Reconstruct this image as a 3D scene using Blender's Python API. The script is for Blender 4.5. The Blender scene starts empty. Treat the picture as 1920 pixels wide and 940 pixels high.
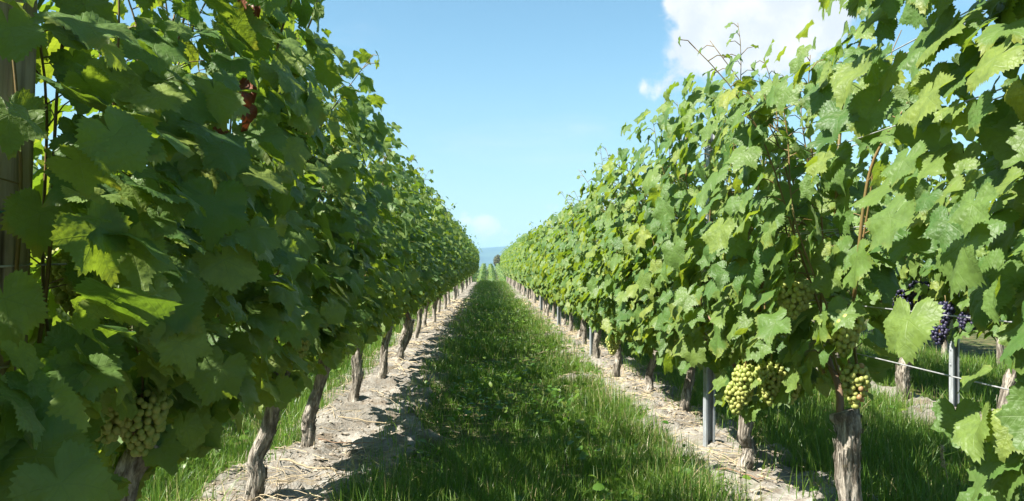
import bpy, math, random
import numpy as np
from mathutils import Matrix, Vector

SEED = 11
random.seed(SEED)
rng = np.random.default_rng(SEED)
R = math.radians
scene = bpy.context.scene
COL = scene.collection

# ------------------------------------------------------------------ camera
cam_d = bpy.data.cameras.new('camera')
cam_d.lens = 28.1
cam_d.sensor_width = 36.0
cam_d.clip_start = 0.02
cam_d.clip_end = 30000
cam = bpy.data.objects.new('camera', cam_d)
COL.objects.link(cam)
cam.location = (0, 0, 1.0)
cam.rotation_euler = (R(90 + 1.03), 0, R(-1.72))
scene.camera = cam

# ------------------------------------------------------------------ light and sky
SUN_EL = R(48)
SUN_AZ = R(-112)            # clockwise from +Y (the rows); the sun stands to the side, a touch behind
sun_dir = Vector((math.sin(SUN_AZ) * math.cos(SUN_EL), math.cos(SUN_AZ) * math.cos(SUN_EL), math.sin(SUN_EL)))
sd = bpy.data.lights.new('sun', 'SUN')
sd.energy = 5.0
sd.angle = R(0.53)
sd.color = (1.0, 0.95, 0.87)
sun = bpy.data.objects.new('sun', sd)
COL.objects.link(sun)
sun.rotation_euler = sun_dir.to_track_quat('Z', 'Y').to_euler()
sun.location = (0, 0, 30)

scene.view_settings.view_transform = 'Standard'
scene.view_settings.look = 'None'
scene.view_settings.gamma = 1.0
scene.view_settings.use_curve_mapping = False
scene.view_settings.exposure = 1.58
cy = scene.cycles
cy.use_denoising = True
cy.max_bounces = 7
cy.diffuse_bounces = 3
cy.glossy_bounces = 2
cy.transmission_bounces = 5
cy.transparent_max_bounces = 4
cy.volume_bounces = 0
cy.caustics_reflective = False
cy.caustics_refractive = False


class NT:
    """a small node-tree builder"""
    def __init__(s, nt):
        s.nt = nt
    def n(s, typ, ins=None, **props):
        nd = s.nt.nodes.new(typ)
        for k, v in props.items():
            setattr(nd, k, v)
        for k, v in (ins or {}).items():
            s.put(nd.inputs[k], v)
        return nd
    def put(s, sock, v):
        if isinstance(v, bpy.types.NodeSocket):
            s.nt.links.new(v, sock)
        else:
            if sock.type == 'RGBA' and len(v) == 3:
                v = (*v, 1)
            sock.default_value = v
    def m(s, op, a, b=0.0, c=0.0, clamp=False):
        nd = s.nt.nodes.new('ShaderNodeMath')
        nd.operation = op
        nd.use_clamp = clamp
        for i, v in enumerate((a, b, c)):
            s.put(nd.inputs[i], v)
        return nd.outputs[0]
    def v(s, op, a, b=(0, 0, 0), scale=None):
        nd = s.nt.nodes.new('ShaderNodeVectorMath')
        nd.operation = op
        s.put(nd.inputs[0], a)
        s.put(nd.inputs[1], b)
        if scale is not None:
            s.put(nd.inputs['Scale'], scale)
        return nd.outputs['Value'] if op in ('LENGTH', 'DISTANCE', 'DOT_PRODUCT') else nd.outputs[0]
    def mix(s, f, a, b, blend='MIX'):
        nd = s.nt.nodes.new('ShaderNodeMix')
        nd.data_type = 'RGBA'
        nd.blend_type = blend
        s.put(nd.inputs[0], f)
        s.put(nd.inputs[6], a)
        s.put(nd.inputs[7], b)
        return nd.outputs[2]
    def step(s, x, a, b, lo=0.0, hi=1.0):
        nd = s.n('ShaderNodeMapRange', {0: x, 1: a, 2: b, 3: lo, 4: hi}, interpolation_type='SMOOTHSTEP')
        return nd.outputs[0]
    def noise(s, vec, scale, detail=3.0, rough=0.55, dist=0.0):
        nd = s.n('ShaderNodeTexNoise', {'Vector': vec, 'Scale': scale, 'Detail': detail, 'Roughness': rough, 'Distortion': dist})
        return nd.outputs['Fac']


world = bpy.data.worlds.new('World')
scene.world = world
world.use_nodes = True
w = NT(world.node_tree)
world.node_tree.nodes.clear()
sky = w.n('ShaderNodeTexSky', sky_type='NISHITA', sun_disc=False, sun_elevation=SUN_EL, sun_rotation=SUN_AZ,
          altitude=100.0, air_density=1.0, dust_density=0.6, ozone_density=1.6)
wd = w.n('ShaderNodeTexCoord').outputs['Generated']


def sky_dir(px, py):
    return Vector(((px - 915) / 1500, 1.0, (497 - py) / 1500)).normalized()


lobes = []
for px, py, r in ((1330, 62, .060), (1400, 30, .085), (1475, 0, .085), (1530, -30, .07), (1440, 80, .065), (1330, 105, .045),
                  (1400, -60, .09), (1300, 108, .030), (1253, 38, .016), (1490, 80, .045)):
    lobes.append((sky_dir(px + 18, py - 34), r * .93, 1.0))
for px, py, r in ((1245, 158, .032), (1205, 160, .014), (1030, 379, .020), (985, 378, .012), (868, 412, .018), (905, 425, .02), (940, 445, .03)):
    lobes.append((sky_dir(px, py), r, 0.55))
rs = random.Random(5)
for i in range(16):                                    # the same fair-weather clouds all round the horizon
    az = R(rs.uniform(35, 325))
    el = R(rs.uniform(6, 28))
    c = Vector((math.sin(az) * math.cos(el), math.cos(az) * math.cos(el), math.sin(el)))
    rr = rs.uniform(.05, .11)
    lobes.append((c, rr, 0.9))
    lobes.append(((c + Vector((rs.uniform(-.08, .08), rs.uniform(-.08, .08), -.02))).normalized(), rr * .7, 0.9))
n1 = w.noise(wd, 11.0, 7.0, 0.62, 0.5)
n2 = w.noise(wd, 42.0, 6.0, 0.62, 0.3)
nn = w.m('ADD', w.m('MULTIPLY', w.m('SUBTRACT', n1, 0.5), 1.5), w.m('MULTIPLY', w.m('SUBTRACT', n2, 0.5), 1.5))
field = 0.0
for c, r, a in lobes:
    q = w.m('DIVIDE', w.v('DISTANCE', wd, tuple(c)), r)
    field = w.m('ADD', field, w.m('MULTIPLY', w.m('EXPONENT', w.m('MULTIPLY', w.m('MULTIPLY', q, q), -1.6)), a))
dens = w.step(w.m('ADD', w.m('MINIMUM', field, 1.15), w.m('MULTIPLY', nn, w.step(field, 0.02, 0.35))), 0.30, 0.92, 0.0, 0.95)
thin = w.step(w.noise(w.v('MULTIPLY', wd, (1, 1, 3.2)), 3.1, 7.0, 0.6, 0.5), 0.56, 0.84, 0.0, 0.25)
dens = w.m('MAXIMUM', dens, thin)
shade = w.noise(w.v('ADD', wd, (.02, .01, .03)), 14.0, 5.0, 0.55)
cl_col = w.mix(w.step(shade, .35, .65), (4.9, 5.2, 5.5), (6.2, 6.2, 6.2))
zz = w.n('ShaderNodeSeparateXYZ', {0: wd}).outputs[2]
hz = w.step(zz, 0.0, 0.30, 0.48, 0.0)                      # the milky band low over the horizon
base_sky = w.mix(1.0, sky.outputs[0], (0.95, 1.22, 1.12), 'MULTIPLY')
base_sky = w.mix(hz, base_sky, (2.7, 3.25, 3.7))
skyc = w.mix(dens, base_sky, cl_col)
bg = w.n('ShaderNodeBackground', {'Color': skyc, 'Strength': 0.060})
w.nt.links.new(bg.outputs[0], w.n('ShaderNodeOutputWorld').inputs[0])


# ------------------------------------------------------------------ helpers
def tag(o, label=None, cat=None, group=None, kind=None):
    if label: o['label'] = label
    if cat: o['category'] = cat
    if group: o['group'] = group
    if kind: o['kind'] = kind
    return o


def empty(name, loc=(0, 0, 0)):
    o = bpy.data.objects.new(name, None)
    o.empty_display_size = 0.1
    COL.objects.link(o)
    o.location = loc
    return o


def link(name, mesh, parent=None, mat=None):
    if mat is not None and len(mesh.materials) == 0:
        mesh.materials.append(mat)
    o = bpy.data.objects.new(name, mesh)
    COL.objects.link(o)
    if parent is not None:
        o.parent = parent
    return o


def mesh_np(name, V, tris=None, quads=None, mat=None, smooth=True, rnd=None, uv=None):
    """a mesh from arrays: V (n,3), tris (t,3), quads (q,4)"""
    V = np.asarray(V, dtype=np.float32)
    nt = 0 if tris is None else len(tris)
    nq = 0 if quads is None else len(quads)
    me = bpy.data.meshes.new(name)
    me.vertices.add(len(V))
    me.vertices.foreach_set('co', V.ravel())
    parts, starts, k = [], [], 0
    if nt:
        parts.append(np.asarray(tris, dtype=np.int32).ravel())
        starts.append(np.arange(nt) * 3)
        k = nt * 3
    if nq:
        parts.append(np.asarray(quads, dtype=np.int32).ravel())
        starts.append(k + np.arange(nq) * 4)
    li = np.concatenate(parts)
    st = np.concatenate(starts).astype(np.int32)
    me.loops.add(len(li))
    me.loops.foreach_set('vertex_index', li)
    me.polygons.add(nt + nq)
    me.polygons.foreach_set('loop_start', st)
    me.polygons.foreach_set('use_smooth', np.full(nt + nq, smooth, dtype=bool))
    if uv is not None:
        u = me.uv_layers.new(name='uv')
        u.data.foreach_set('uv', np.asarray(uv, dtype=np.float32)[li].ravel())
    if rnd is not None:
        at = me.attributes.new('rnd', 'FLOAT', 'POINT')
        at.data.foreach_set('value', np.asarray(rnd, dtype=np.float32))
    me.update(calc_edges=True)
    me.validate()
    if mat is not None:
        me.materials.append(mat)
    return me


def vnoise(x, y, seed=0):
    """2-D value noise, 0..1"""
    x = np.asarray(x, dtype=np.float64); y = np.asarray(y, dtype=np.float64)
    xi = np.floor(x).astype(np.int64); yi = np.floor(y).astype(np.int64)
    fx = x - xi; fy = y - yi
    fx = fx * fx * (3 - 2 * fx); fy = fy * fy * (3 - 2 * fy)
    def h(a, b):
        q = (a * 374761393 + b * 668265263 + seed * 974634777) & 0xffffffff
        q = ((q ^ (q >> 13)) * 1274126177) & 0xffffffff
        return ((q ^ (q >> 16)) & 0xffff) / 65535.0
    return (h(xi, yi) * (1 - fx) + h(xi + 1, yi) * fx) * (1 - fy) + (h(xi, yi + 1) * (1 - fx) + h(xi + 1, yi + 1) * fx) * fy


def fbm(x, y, seed=0, oct=4):
    s = 0; a = 0.5
    for i in range(oct):
        s = s + a * vnoise(x * 2 ** i, y * 2 ** i, seed + i)
        a *= 0.5
    return s / (1 - 0.5 ** oct)


def sstep(a, b, x):
    t = np.clip((x - a) / (b - a), 0, 1)
    return t * t * (3 - 2 * t)


ROW_L, ROW_R, ROW_R2, ROW_L2 = -0.96, 1.15, 3.08, -3.05


def soil_mask(x, y):
    """1 on the bare strips under the vines, 0 in the grass"""
    e = (fbm(x * 1.7, y * 1.7, 3) - .5) * .72 + (fbm(x * 6, y * 6, 9) - .5) * .30
    m = np.zeros_like(np.asarray(x, dtype=float))
    for a, b in ((-1.25, -.45), (.92, 1.43), (2.98, 3.20), (-3.4, -2.75)):
        m = np.maximum(m, sstep(a - .06, a + .06, x + e) * (1 - sstep(b - .06, b + .06, x + e)))
    return m


def ground_z(x, y, fine=True):
    x = np.asarray(x, dtype=float); y = np.asarray(y, dtype=float)
    z = -3.0 * sstep(44, 112, y) + 2.6 * sstep(112, 230, y) - 3.5 * sstep(235, 420, y)
    near = 1 - sstep(30, 48, y)
    s = soil_mask(x, y)
    z = z + near * (.05 * s - .02 + (fbm(x * 1.1, y * 1.1, 21) - .5) * .07)
    if fine:
        z = z + near * s * ((fbm(x * 9, y * 9, 31, 3) - .5) * .085 + np.abs(fbm(x * 23, y * 23, 41, 3) - .5) * .065)
    return z


def gz(x, y):
    return float(ground_z(np.array([x]), np.array([y]), False)[0])


def material(name):
    mt = bpy.data.materials.new(name)
    mt.use_nodes = True
    mt.node_tree.nodes.clear()
    return mt, NT(mt.node_tree)


def finish(t, shader):
    t.nt.links.new(shader, t.n('ShaderNodeOutputMaterial').inputs[0])


def rand_of(t):
    a = t.n('ShaderNodeAttribute', attribute_name='rnd').outputs['Fac']
    o = t.n('ShaderNodeObjectInfo').outputs['Random']
    return t.m('FRACT', t.m('ADD', a, o))


# ------------------------------------------------------------------ materials
def make_leaf_mat(name, dry=False):
    mt, t = material(name)
    uv = t.n('ShaderNodeUVMap', uv_map='uv').outputs[0]
    s = t.n('ShaderNodeSeparateXYZ', {0: uv})
    ax = t.m('ABSOLUTE', s.outputs[0])
    y = s.outputs[1]
    main, best, sec = 0.0, None, None
    for deg in (0, 54, 108):
        dx, dy = math.sin(R(deg)), math.cos(R(deg))
        cr = t.m('ABSOLUTE', t.m('SUBTRACT', t.m('MULTIPLY', ax, dy), t.m('MULTIPLY', y, dx)))
        dt = t.m('ADD', t.m('MULTIPLY', ax, dx), t.m('MULTIPLY', y, dy))
        neg = t.m('MULTIPLY', t.m('LESS_THAN', dt, 0.0), 9.0)
        d = t.m('ADD', cr, neg)
        wd_ = t.m('MULTIPLY', t.m('SUBTRACT', 1.15, dt), 0.017)
        mi = t.m('SUBTRACT', 1.0, t.m('DIVIDE', d, wd_), clamp=True)
        main = t.m('MAXIMUM', main, mi)
        ph = t.m('FRACT', t.m('MULTIPLY', t.m('SUBTRACT', dt, t.m('MULTIPLY', cr, 0.85)), 6.2))
        ln = t.m('SUBTRACT', 1.0, t.m('MULTIPLY', t.m('ABSOLUTE', t.m('SUBTRACT', ph, 0.5)), 13.0), clamp=True)
        if best is None:
            best, sec = d, ln
        else:
            lt = t.m('LESS_THAN', d, best)
            sec = t.m('ADD', t.m('MULTIPLY', lt, ln), t.m('MULTIPLY', t.m('SUBTRACT', 1.0, lt), sec))
            best = t.m('MINIMUM', best, d)
    vein = t.m('MAXIMUM', main, t.m('MULTIPLY', sec, 0.45))
    rnd = rand_of(t)
    rnd2 = t.m('FRACT', t.m('MULTIPLY', rnd, 17.31))
    rnd3 = t.m('FRACT', t.m('MULTIPLY', rnd, 71.7))
    off = t.v('ADD', uv, t.n('ShaderNodeCombineXYZ', {0: t.m('MULTIPLY', rnd, 50.0), 1: t.m('MULTIPLY', rnd2, 50.0)}).outputs[0])
    blot = t.noise(off, 3.0, 4.0)
    if dry:
        top = t.mix(blot, (.10, .028, .014), (.20, .075, .03))
        under = top
        trans = (.25, .06, .02)
    else:
        ramp = t.n('ShaderNodeValToRGB', {0: rnd})
        el = ramp.color_ramp.elements
        el[0].position, el[0].color = 0.0, (.042, .100, .020, 1)
        el[1].position, el[1].color = 1.0, (.26, .27, .04, 1)
        for p, c in ((.25, (.068, .138, .028, 1)), (.55, (.102, .172, .038, 1)), (.85, (.145, .208, .042, 1)), (.985, (.190, .235, .045, 1))):
            e = el.new(p); e.color = c
        top = t.mix(t.step(blot, .35, .7, 0.0, .5), ramp.outputs[0], (.078, .120, .036))
        rad = t.v('LENGTH', uv)
        edge = t.m('MULTIPLY', t.step(t.m('ADD', rad, t.m('MULTIPLY', t.m('SUBTRACT', blot, .5), .9)), .62, 1.0), t.step(rnd2, .52, 1.0, 0.0, .75))
        edge = t.m('MULTIPLY', edge, t.m('SUBTRACT', 1.0, t.m('MULTIPLY', vein, .6)))
        top = t.mix(edge, top, (.20, .215, .030))
        spot = t.m('MULTIPLY', t.step(t.noise(off, 7.5, 2.0), .70, .76), t.step(rnd3, .74, .8))
        top = t.mix(spot, top, (.12, .060, .020))
        top = t.mix(t.m('MULTIPLY', vein, .36), top, (.17, .25, .065))
        under = t.mix(.6, top, (.125, .185, .072))
        under = t.mix(t.m('MULTIPLY', vein, .6), under, (.24, .30, .12))
        trans = t.mix(edge, t.mix(rnd, (.26, .44, .025), (.46, .58, .035)), (.50, .44, .04))
        trans = t.mix(t.m('MULTIPLY', vein, .6), trans, (.14, .24, .03))
    back = t.n('ShaderNodeNewGeometry').outputs['Backfacing']
    col = t.mix(back, top, under)
    cell = t.n('ShaderNodeTexVoronoi', {'Vector': t.v('ADD', uv, t.n('ShaderNodeCombineXYZ', {0: t.m('MULTIPLY', t.noise(uv, 5.0, 2.0), .25)}).outputs[0]), 'Scale': 7.5, 'Smoothness': .7}, feature='SMOOTH_F1').outputs['Distance']
    relief = t.m('SUBTRACT', t.m('SUBTRACT', t.m('MULTIPLY', t.noise(uv, 9.0, 2.0), .4), t.m('MULTIPLY', cell, .9)), t.m('MULTIPLY', vein, .45))
    bump = t.n('ShaderNodeBump', {'Strength': .30, 'Distance': .010, 'Height': relief})
    pr = t.n('ShaderNodeBsdfPrincipled', {'Base Color': col, 'Roughness': t.m('ADD', .50, t.m('MULTIPLY', back, .22)), 'Specular IOR Level': .36, 'Normal': bump.outputs[0]})
    tr = t.n('ShaderNodeBsdfTranslucent', {'Color': trans, 'Normal': bump.outputs[0]})
    mx = t.n('ShaderNodeMixShader', {0: .12 if dry else .29, 1: pr.outputs[0], 2: tr.outputs[0]})
    finish(t, mx.outputs[0])
    return mt


def make_bark_mat():
    mt, t = material('bark')
    co = t.n('ShaderNodeTexCoord').outputs['Object']
    st = t.v('MULTIPLY', co, (26, 26, 5))
    f = t.noise(st, 1.6, 6.0, .62, .8)
    g = t.noise(co, 9.0, 4.0)
    fine = t.noise(t.v('MULTIPLY', co, (150, 150, 26)), 1.0, 4.0, .65)
    c = t.mix(t.step(f, .36, .66), (.10, .085, .065), (.46, .415, .345))
    c = t.mix(t.step(fine, .3, .62, .55, 0), c, (.10, .078, .055))
    c = t.mix(t.step(g, .56, .76, 0, .55), c, (.15, .14, .11))
    lich = t.m('MULTIPLY', t.step(t.noise(co, 31.0, 3.0), .64, .72), t.step(g, .5, .65))
    c = t.mix(t.m('MULTIPLY', lich, .7), c, (.30, .22, .05))
    h = t.m('ADD', f, t.m('MULTIPLY', fine, .45))
    b = t.n('ShaderNodeBump', {'Strength': 1.0, 'Distance': .012, 'Height': h})
    pr = t.n('ShaderNodeBsdfPrincipled', {'Base Color': c, 'Roughness': .9, 'Specular IOR Level': .2, 'Normal': b.outputs[0]})
    finish(t, pr.outputs[0])
    return mt


def make_cane_mat(name, a, b_, rough=.55):
    mt, t = material(name)
    co = t.n('ShaderNodeTexCoord').outputs['Object']
    f = t.noise(t.v('MULTIPLY', co, (60, 60, 12)), 1.0, 4.0)
    g = t.noise(co, 3.5, 2.0)
    c = t.mix(t.m('ADD', t.m('MULTIPLY', f, .5), t.m('MULTIPLY', g, .5)), a, b_)
    bp = t.n('ShaderNodeBump', {'Strength': .3, 'Distance': .004, 'Height': f})
    pr = t.n('ShaderNodeBsdfPrincipled', {'Base Color': c, 'Roughness': rough, 'Normal': bp.outputs[0]})
    finish(t, pr.outputs[0])
    return mt


def make_grape_mat(name, a, b_, tr_col, bloom, under_skin=.18):
    mt, t = material(name)
    rnd = rand_of(t)
    co = t.n('ShaderNodeTexCoord').outputs['Object']
    f = t.noise(co, 60.0, 3.0)
    c = t.mix(rnd, a, b_)
    c = t.mix(t.step(f, .45, .7, 0, .5), c, bloom)
    pr = t.n('ShaderNodeBsdfPrincipled', {'Base Color': c, 'Roughness': .46, 'Specular IOR Level': .4})
    tr = t.n('ShaderNodeBsdfTranslucent', {'Color': tr_col})
    mx = t.n('ShaderNodeMixShader', {0: under_skin, 1: pr.outputs[0], 2: tr.outputs[0]})
    finish(t, mx.outputs[0])
    return mt


def make_metal_mat(name, col, rough, streak=True):
    mt, t = material(name)
    co = t.n('ShaderNodeTexCoord').outputs['Object']
    f = t.noise(t.v('MULTIPLY', co, (40, 40, 7)), 1.0, 5.0)
    v = t.n('ShaderNodeTexVoronoi', {'Vector': co, 'Scale': 130.0}).outputs['Distance']
    c = t.mix(t.step(f, .3, .7), tuple(k * .62 for k in col), col)
    c = t.mix(t.m('MULTIPLY', v, .35), c, (.22, .21, .20))
    pr = t.n('ShaderNodeBsdfPrincipled', {'Base Color': c, 'Metallic': .40, 'Roughness': t.m('ADD', rough, t.m('MULTIPLY', f, .2))})
    finish(t, pr.outputs[0])
    return mt


def make_wood_mat():
    mt, t = material('weathered_wood')
    co = t.n('ShaderNodeTexCoord').outputs['Object']
    f = t.noise(t.v('MULTIPLY', co, (45, 45, 2.2)), 1.0, 6.0, .6, .4)
    g = t.noise(t.v('MULTIPLY', co, (14, 14, .7)), 1.0, 3.0)
    c = t.mix(t.step(f, .3, .7), (.22, .185, .14), (.47, .405, .315))
    crack = t.step(t.noise(t.v('MULTIPLY', co, (30, 30, .8)), 1.0, 2.0, .4), .64, .70)
    c = t.mix(crack, c, (.035, .025, .018))
    c = t.mix(t.step(g, .5, .75, 0, .6), c, (.24, .22, .18))
    b = t.n('ShaderNodeBump', {'Strength': .7, 'Distance': .006, 'Height': t.m('SUBTRACT', f, crack)})
    pr = t.n('ShaderNodeBsdfPrincipled', {'Base Color': c, 'Roughness': .85, 'Specular IOR Level': .2, 'Normal': b.outputs[0]})
    finish(t, pr.outputs[0])
    return mt


def make_grass_mat(name='grass_blade'):
    mt, t = material(name)
    rnd = t.n('ShaderNodeAttribute', attribute_name='rnd').outputs['Fac']
    pos = t.n('ShaderNodeNewGeometry').outputs['Position']
    f = t.noise(pos, 1.6, 3.0)
    ramp = t.n('ShaderNodeValToRGB', {0: rnd})
    el = ramp.color_ramp.elements
    el[0].position, el[0].color = 0.0, (.050, .130, .018, 1)
    el[1].position, el[1].color = 1.0, (.40, .33, .17, 1)
    for p, c in ((.40, (.080, .175, .022, 1)), (.72, (.135, .215, .028, 1)), (.86, (.17, .23, .036, 1)), (.90, (.34, .29, .13, 1))):
        e = el.new(p); e.color = c
    c = t.mix(t.step(f, .42, .66, 0, .6), ramp.outputs[0], (.125, .215, .028))
    pr = t.n('ShaderNodeBsdfPrincipled', {'Base Color': c, 'Roughness': .42, 'Specular IOR Level': .45})
    tr = t.n('ShaderNodeBsdfTranslucent', {'Color': t.mix(.5, c, (.22, .42, .03))})
    mx = t.n('ShaderNodeMixShader', {0: .40, 1: pr.outputs[0], 2: tr.outputs[0]})
    finish(t, mx.outputs[0])
    return mt


def make_ground_mat():
    mt, t = material('earth')
    pos = t.n('ShaderNodeNewGeometry').outputs['Position']
    at = t.n('ShaderNodeAttribute', attribute_name='rnd').outputs['Fac']       # 1 = bare strip
    f = t.noise(pos, 2.2, 5.0)
    g = t.noise(pos, 38.0, 5.0, .65)
    k = t.noise(pos, 9.0, 4.0)
    soil = t.mix(t.step(f, .35, .65), (.190, .177, .150), (.335, .318, .276))
    soil = t.mix(t.step(k, .50, .68, 0, .75), soil, (.125, .098, .066))
    soil = t.mix(t.step(g, .35, .62, .5, 0), soil, (.16, .125, .09))
    thatch = t.mix(t.step(k, .4, .65), (.055, .080, .020), (.16, .135, .065))
    thatch = t.mix(t.step(g, .35, .6, .6, 0), thatch, (.030, .038, .014))
    c = t.mix(at, thatch, soil)
    far = t.step(t.v('LENGTH', pos), 60, 150)
    fld = t.mix(t.step(t.noise(pos, .011, 3.0), .4, .6), (.055, .095, .025), (.12, .15, .05))
    c = t.mix(far, c, fld)
    b = t.n('ShaderNodeBump', {'Strength': .9, 'Distance': .02, 'Height': t.m('ADD', g, t.m('MULTIPLY', k, .5))})
    pr = t.n('ShaderNodeBsdfPrincipled', {'Base Color': c, 'Roughness': .95, 'Specular IOR Level': .12, 'Normal': b.outputs[0]})
    finish(t, pr.outputs[0])
    return mt


def make_simple(name, a, b_, scale, rough=.9, use_rnd=False):
    mt, t = material(name)
    pos = t.n('ShaderNodeTexCoord').outputs['Object']
    f = t.noise(pos, scale, 4.0)
    if use_rnd:
        f = t.m('ADD', t.m('MULTIPLY', f, .4), t.m('MULTIPLY', rand_of(t), .6))
    pr = t.n('ShaderNodeBsdfPrincipled', {'Base Color': t.mix(f, a, b_), 'Roughness': rough, 'Specular IOR Level': .2})
    finish(t, pr.outputs[0])
    return mt


M_LEAF = make_leaf_mat('vine_leaf')
M_DRY = make_leaf_mat('withered_leaf', True)
M_BARK = make_bark_mat()
M_SHOOT = make_cane_mat('shoot_bark', (.10, .14, .03), (.20, .070, .030))
M_CANE = make_cane_mat('cane_bark', (.13, .075, .045), (.26, .17, .10), .75)
M_GREEN_GRAPE = make_grape_mat('white_grape', (.30, .38, .085), (.44, .44, .12), (.50, .55, .08), (.46, .48, .22), .30)
M_BLUE_GRAPE = make_grape_mat('blue_grape', (.012, .014, .038), (.030, .020, .050), (.04, .01, .03), (.085, .10, .17), .05)
M_RED_GRAPE = make_grape_mat('blushing_grape', (.30, .12, .09), (.40, .30, .10), (.5, .25, .08), (.40, .26, .20), .22)
M_STEEL = make_metal_mat('galvanised_steel', (.50, .54, .57), .42)
M_WIRE = make_metal_mat('wire_steel', (.52, .53, .54), .40)
M_GREENWIRE = make_simple('coated_wire', (.05, .16, .12), (.09, .22, .16), 30, .5)
M_WOOD = make_wood_mat()
M_GRASS = make_grass_mat()
M_GROUND = make_ground_mat()
M_CLOD = make_simple('dry_clod', (.20, .165, .12), (.40, .35, .28), 14, .95, True)
M_STRAW = make_simple('straw', (.20, .155, .095), (.47, .39, .25), 5, .8, True)
M_HILL = None


# ------------------------------------------------------------------ leaves
def leaf_shape(N, depth, rg, teeth):
    """outline and inner rings of one vine leaf, unit length from stalk to tip along +Y; returns V, tris, uv"""
    th_k = np.radians([0, 27, 54, 82, 108, 145, 168, 180])
    jr = rg.normal(0, .03, 8)
    r_k = np.array([1.0, .80 - depth, .90, .72 - .7 * depth, .78, .66, .48, .14]) + jr
    half = np.linspace(0, np.pi, 200)
    seg = np.clip(np.searchsorted(th_k, half, side='right') - 1, 0, 6)
    u = (half - th_k[seg]) / (th_k[seg + 1] - th_k[seg])
    # lobes come to points: ease only at the notches
    even = (seg % 2 == 0)
    uu = np.where(even, 1 - (1 - u) ** 1.5, u ** 1.5)
    uu = np.where(seg >= 4, u * u * (3 - 2 * u), uu)
    rr = r_k[seg] * (1 - uu) + r_k[seg + 1] * uu
    th = np.pi + np.arange(N) * 2 * np.pi / N
    a = np.abs((th + np.pi) % (2 * np.pi) - np.pi)
    asym = 1 + .05 * np.sin(th + rg.uniform(0, 6))
    r = np.interp(a, half, rr) * asym
    if teeth:
        s = np.where(np.arange(N) % 2 == 0, -1.0, 1.0) * teeth * rg.uniform(.5, 1.35, N)
        r = r * (1 + s * sstep(.05, .4, np.pi - a))
    rings = []
    n = N
    while n >= 8 and n % 2 == 0 and len(rings) < 2 and N >= 20:
        n //= 2
        rings.append(n)
    rings = rings[::-1]
    fr = {1: [.52], 2: [.36, .70], 0: []}[len(rings)]
    P = [np.zeros((1, 2))]
    idx = [np.array([0])]
    k = 1
    for cnt, f in list(zip(rings, fr)) + [(N, 1.0)]:
        step = N // cnt
        sel = np.arange(cnt) * step
        rb = r[sel] if f == 1.0 else np.array([np.mean(r[(np.arange(s_ - step // 2, s_ + step // 2 + 1)) % N]) for s_ in sel])
        rb = rb * f
        P.append(np.stack([rb * np.sin(th[sel]), rb * np.cos(th[sel])], 1))
        idx.append(np.arange(k, k + cnt))
        k += cnt
    P = np.concatenate(P)
    T = []
    first = idx[1]
    c = len(first)
    for i in range(c):
        T.append((0, first[(i + 1) % c], first[i]))
    for q in range(1, len(idx) - 1):
        A, B = idx[q], idx[q + 1]
        ca = len(A)
        for i in range(ca):
            a0, a1 = A[i], A[(i + 1) % ca]
            b0, b1, b2 = B[2 * i], B[2 * i + 1], B[(2 * i + 2) % (2 * ca)]
            T += [(a0, b1, b0), (a0, a1, b1), (a1, b2, b1)]
    x, y = P[:, 0], P[:, 1]
    ang = np.arctan2(x, y)
    rad = np.hypot(x, y)
    fold = rg.uniform(.02, .50)
    z = fold * np.sqrt(x * x + .004) - rg.uniform(.05, .42) * np.abs(y) ** 2 * np.sign(y + .3) - rg.uniform(.05, .42) * x * x
    z += rg.uniform(.05, .13) * np.sin(5 * ang + rg.uniform(0, 6)) * rad ** 2 + rg.uniform(.02, .06) * np.sin(9 * ang + rg.uniform(0, 6)) * rad ** 3
    z += rg.uniform(-.22, .22) * x * y + rg.uniform(-.12, .12) * x
    a1, a2, p1, p2 = rg.uniform(0, 6.28, 4)
    z += rg.uniform(.03, .10) * np.sin(3.1 * (x * np.cos(a1) + y * np.sin(a1)) + p1) + rg.uniform(.015, .05) * np.sin(7.3 * (x * np.cos(a2) + y * np.sin(a2)) + p2)
    z += rg.uniform(-.30, .12) * np.clip(rad - .55, 0, 1) ** 1.5 * 1.8                   # rims rolled down or up
    V = np.stack([x, y, z], 1)
    return V, np.array(T), P


lr = np.random.default_rng(77)
LEAF_HI = [leaf_shape(88, d, lr, .055) for d in (.0, .03, .08, .12, .17, .05, .22, .02, .10, .14, .06, .19, .04, .01)]
LEAF_MID = [leaf_shape(44, d, lr, .06) for d in (.0, .04, .08, .12, .17, .05, .22, .10, .02, .15, .07, .03)]
LEAF_LO = [leaf_shape(24, d, lr, 0) for d in (.02, .06, .10, .14, .20, .05)]
LEAF_FAR = [leaf_shape(11, d, lr, 0) for d in (.02, .10, .05, .14)]
curl = []
for d in (.05, .12, .0):
    V, T, P = leaf_shape(44, d, lr, .06)
    V = V.copy()
    th = V[:, 0] * 2.6
    V2 = np.stack([np.sin(th) * .36, V[:, 1], V[:, 2] + (1 - np.cos(th)) * .36 + .25 * np.sin(V[:, 1] * 5)], 1)
    curl.append((V2, T, P))


def leaf_mesh(name, shp, mat):
    V, T, P = shp
    return mesh_np(name, V, tris=T, mat=mat, uv=P)


MESH_HI = [leaf_mesh('leaf', s, M_LEAF) for s in LEAF_HI]
MESH_MID = [leaf_mesh('leaf', s, M_LEAF) for s in LEAF_MID]
MESH_LO = [leaf_mesh('leaf', s, M_LEAF) for s in LEAF_LO]
MESH_DRY = [leaf_mesh('withered_leaf', s, M_DRY) for s in curl]


def frames(n, tip):
    """orthonormal leaf frames (x, y = tip, z = face normal) from arrays of normals and tip hints"""
    n = n / np.linalg.norm(n, axis=1, keepdims=True)
    t = tip - n * np.sum(tip * n, 1, keepdims=True)
    t = t / (np.linalg.norm(t, axis=1, keepdims=True) + 1e-9)
    x = np.cross(t, n)
    return x, t, n


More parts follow.
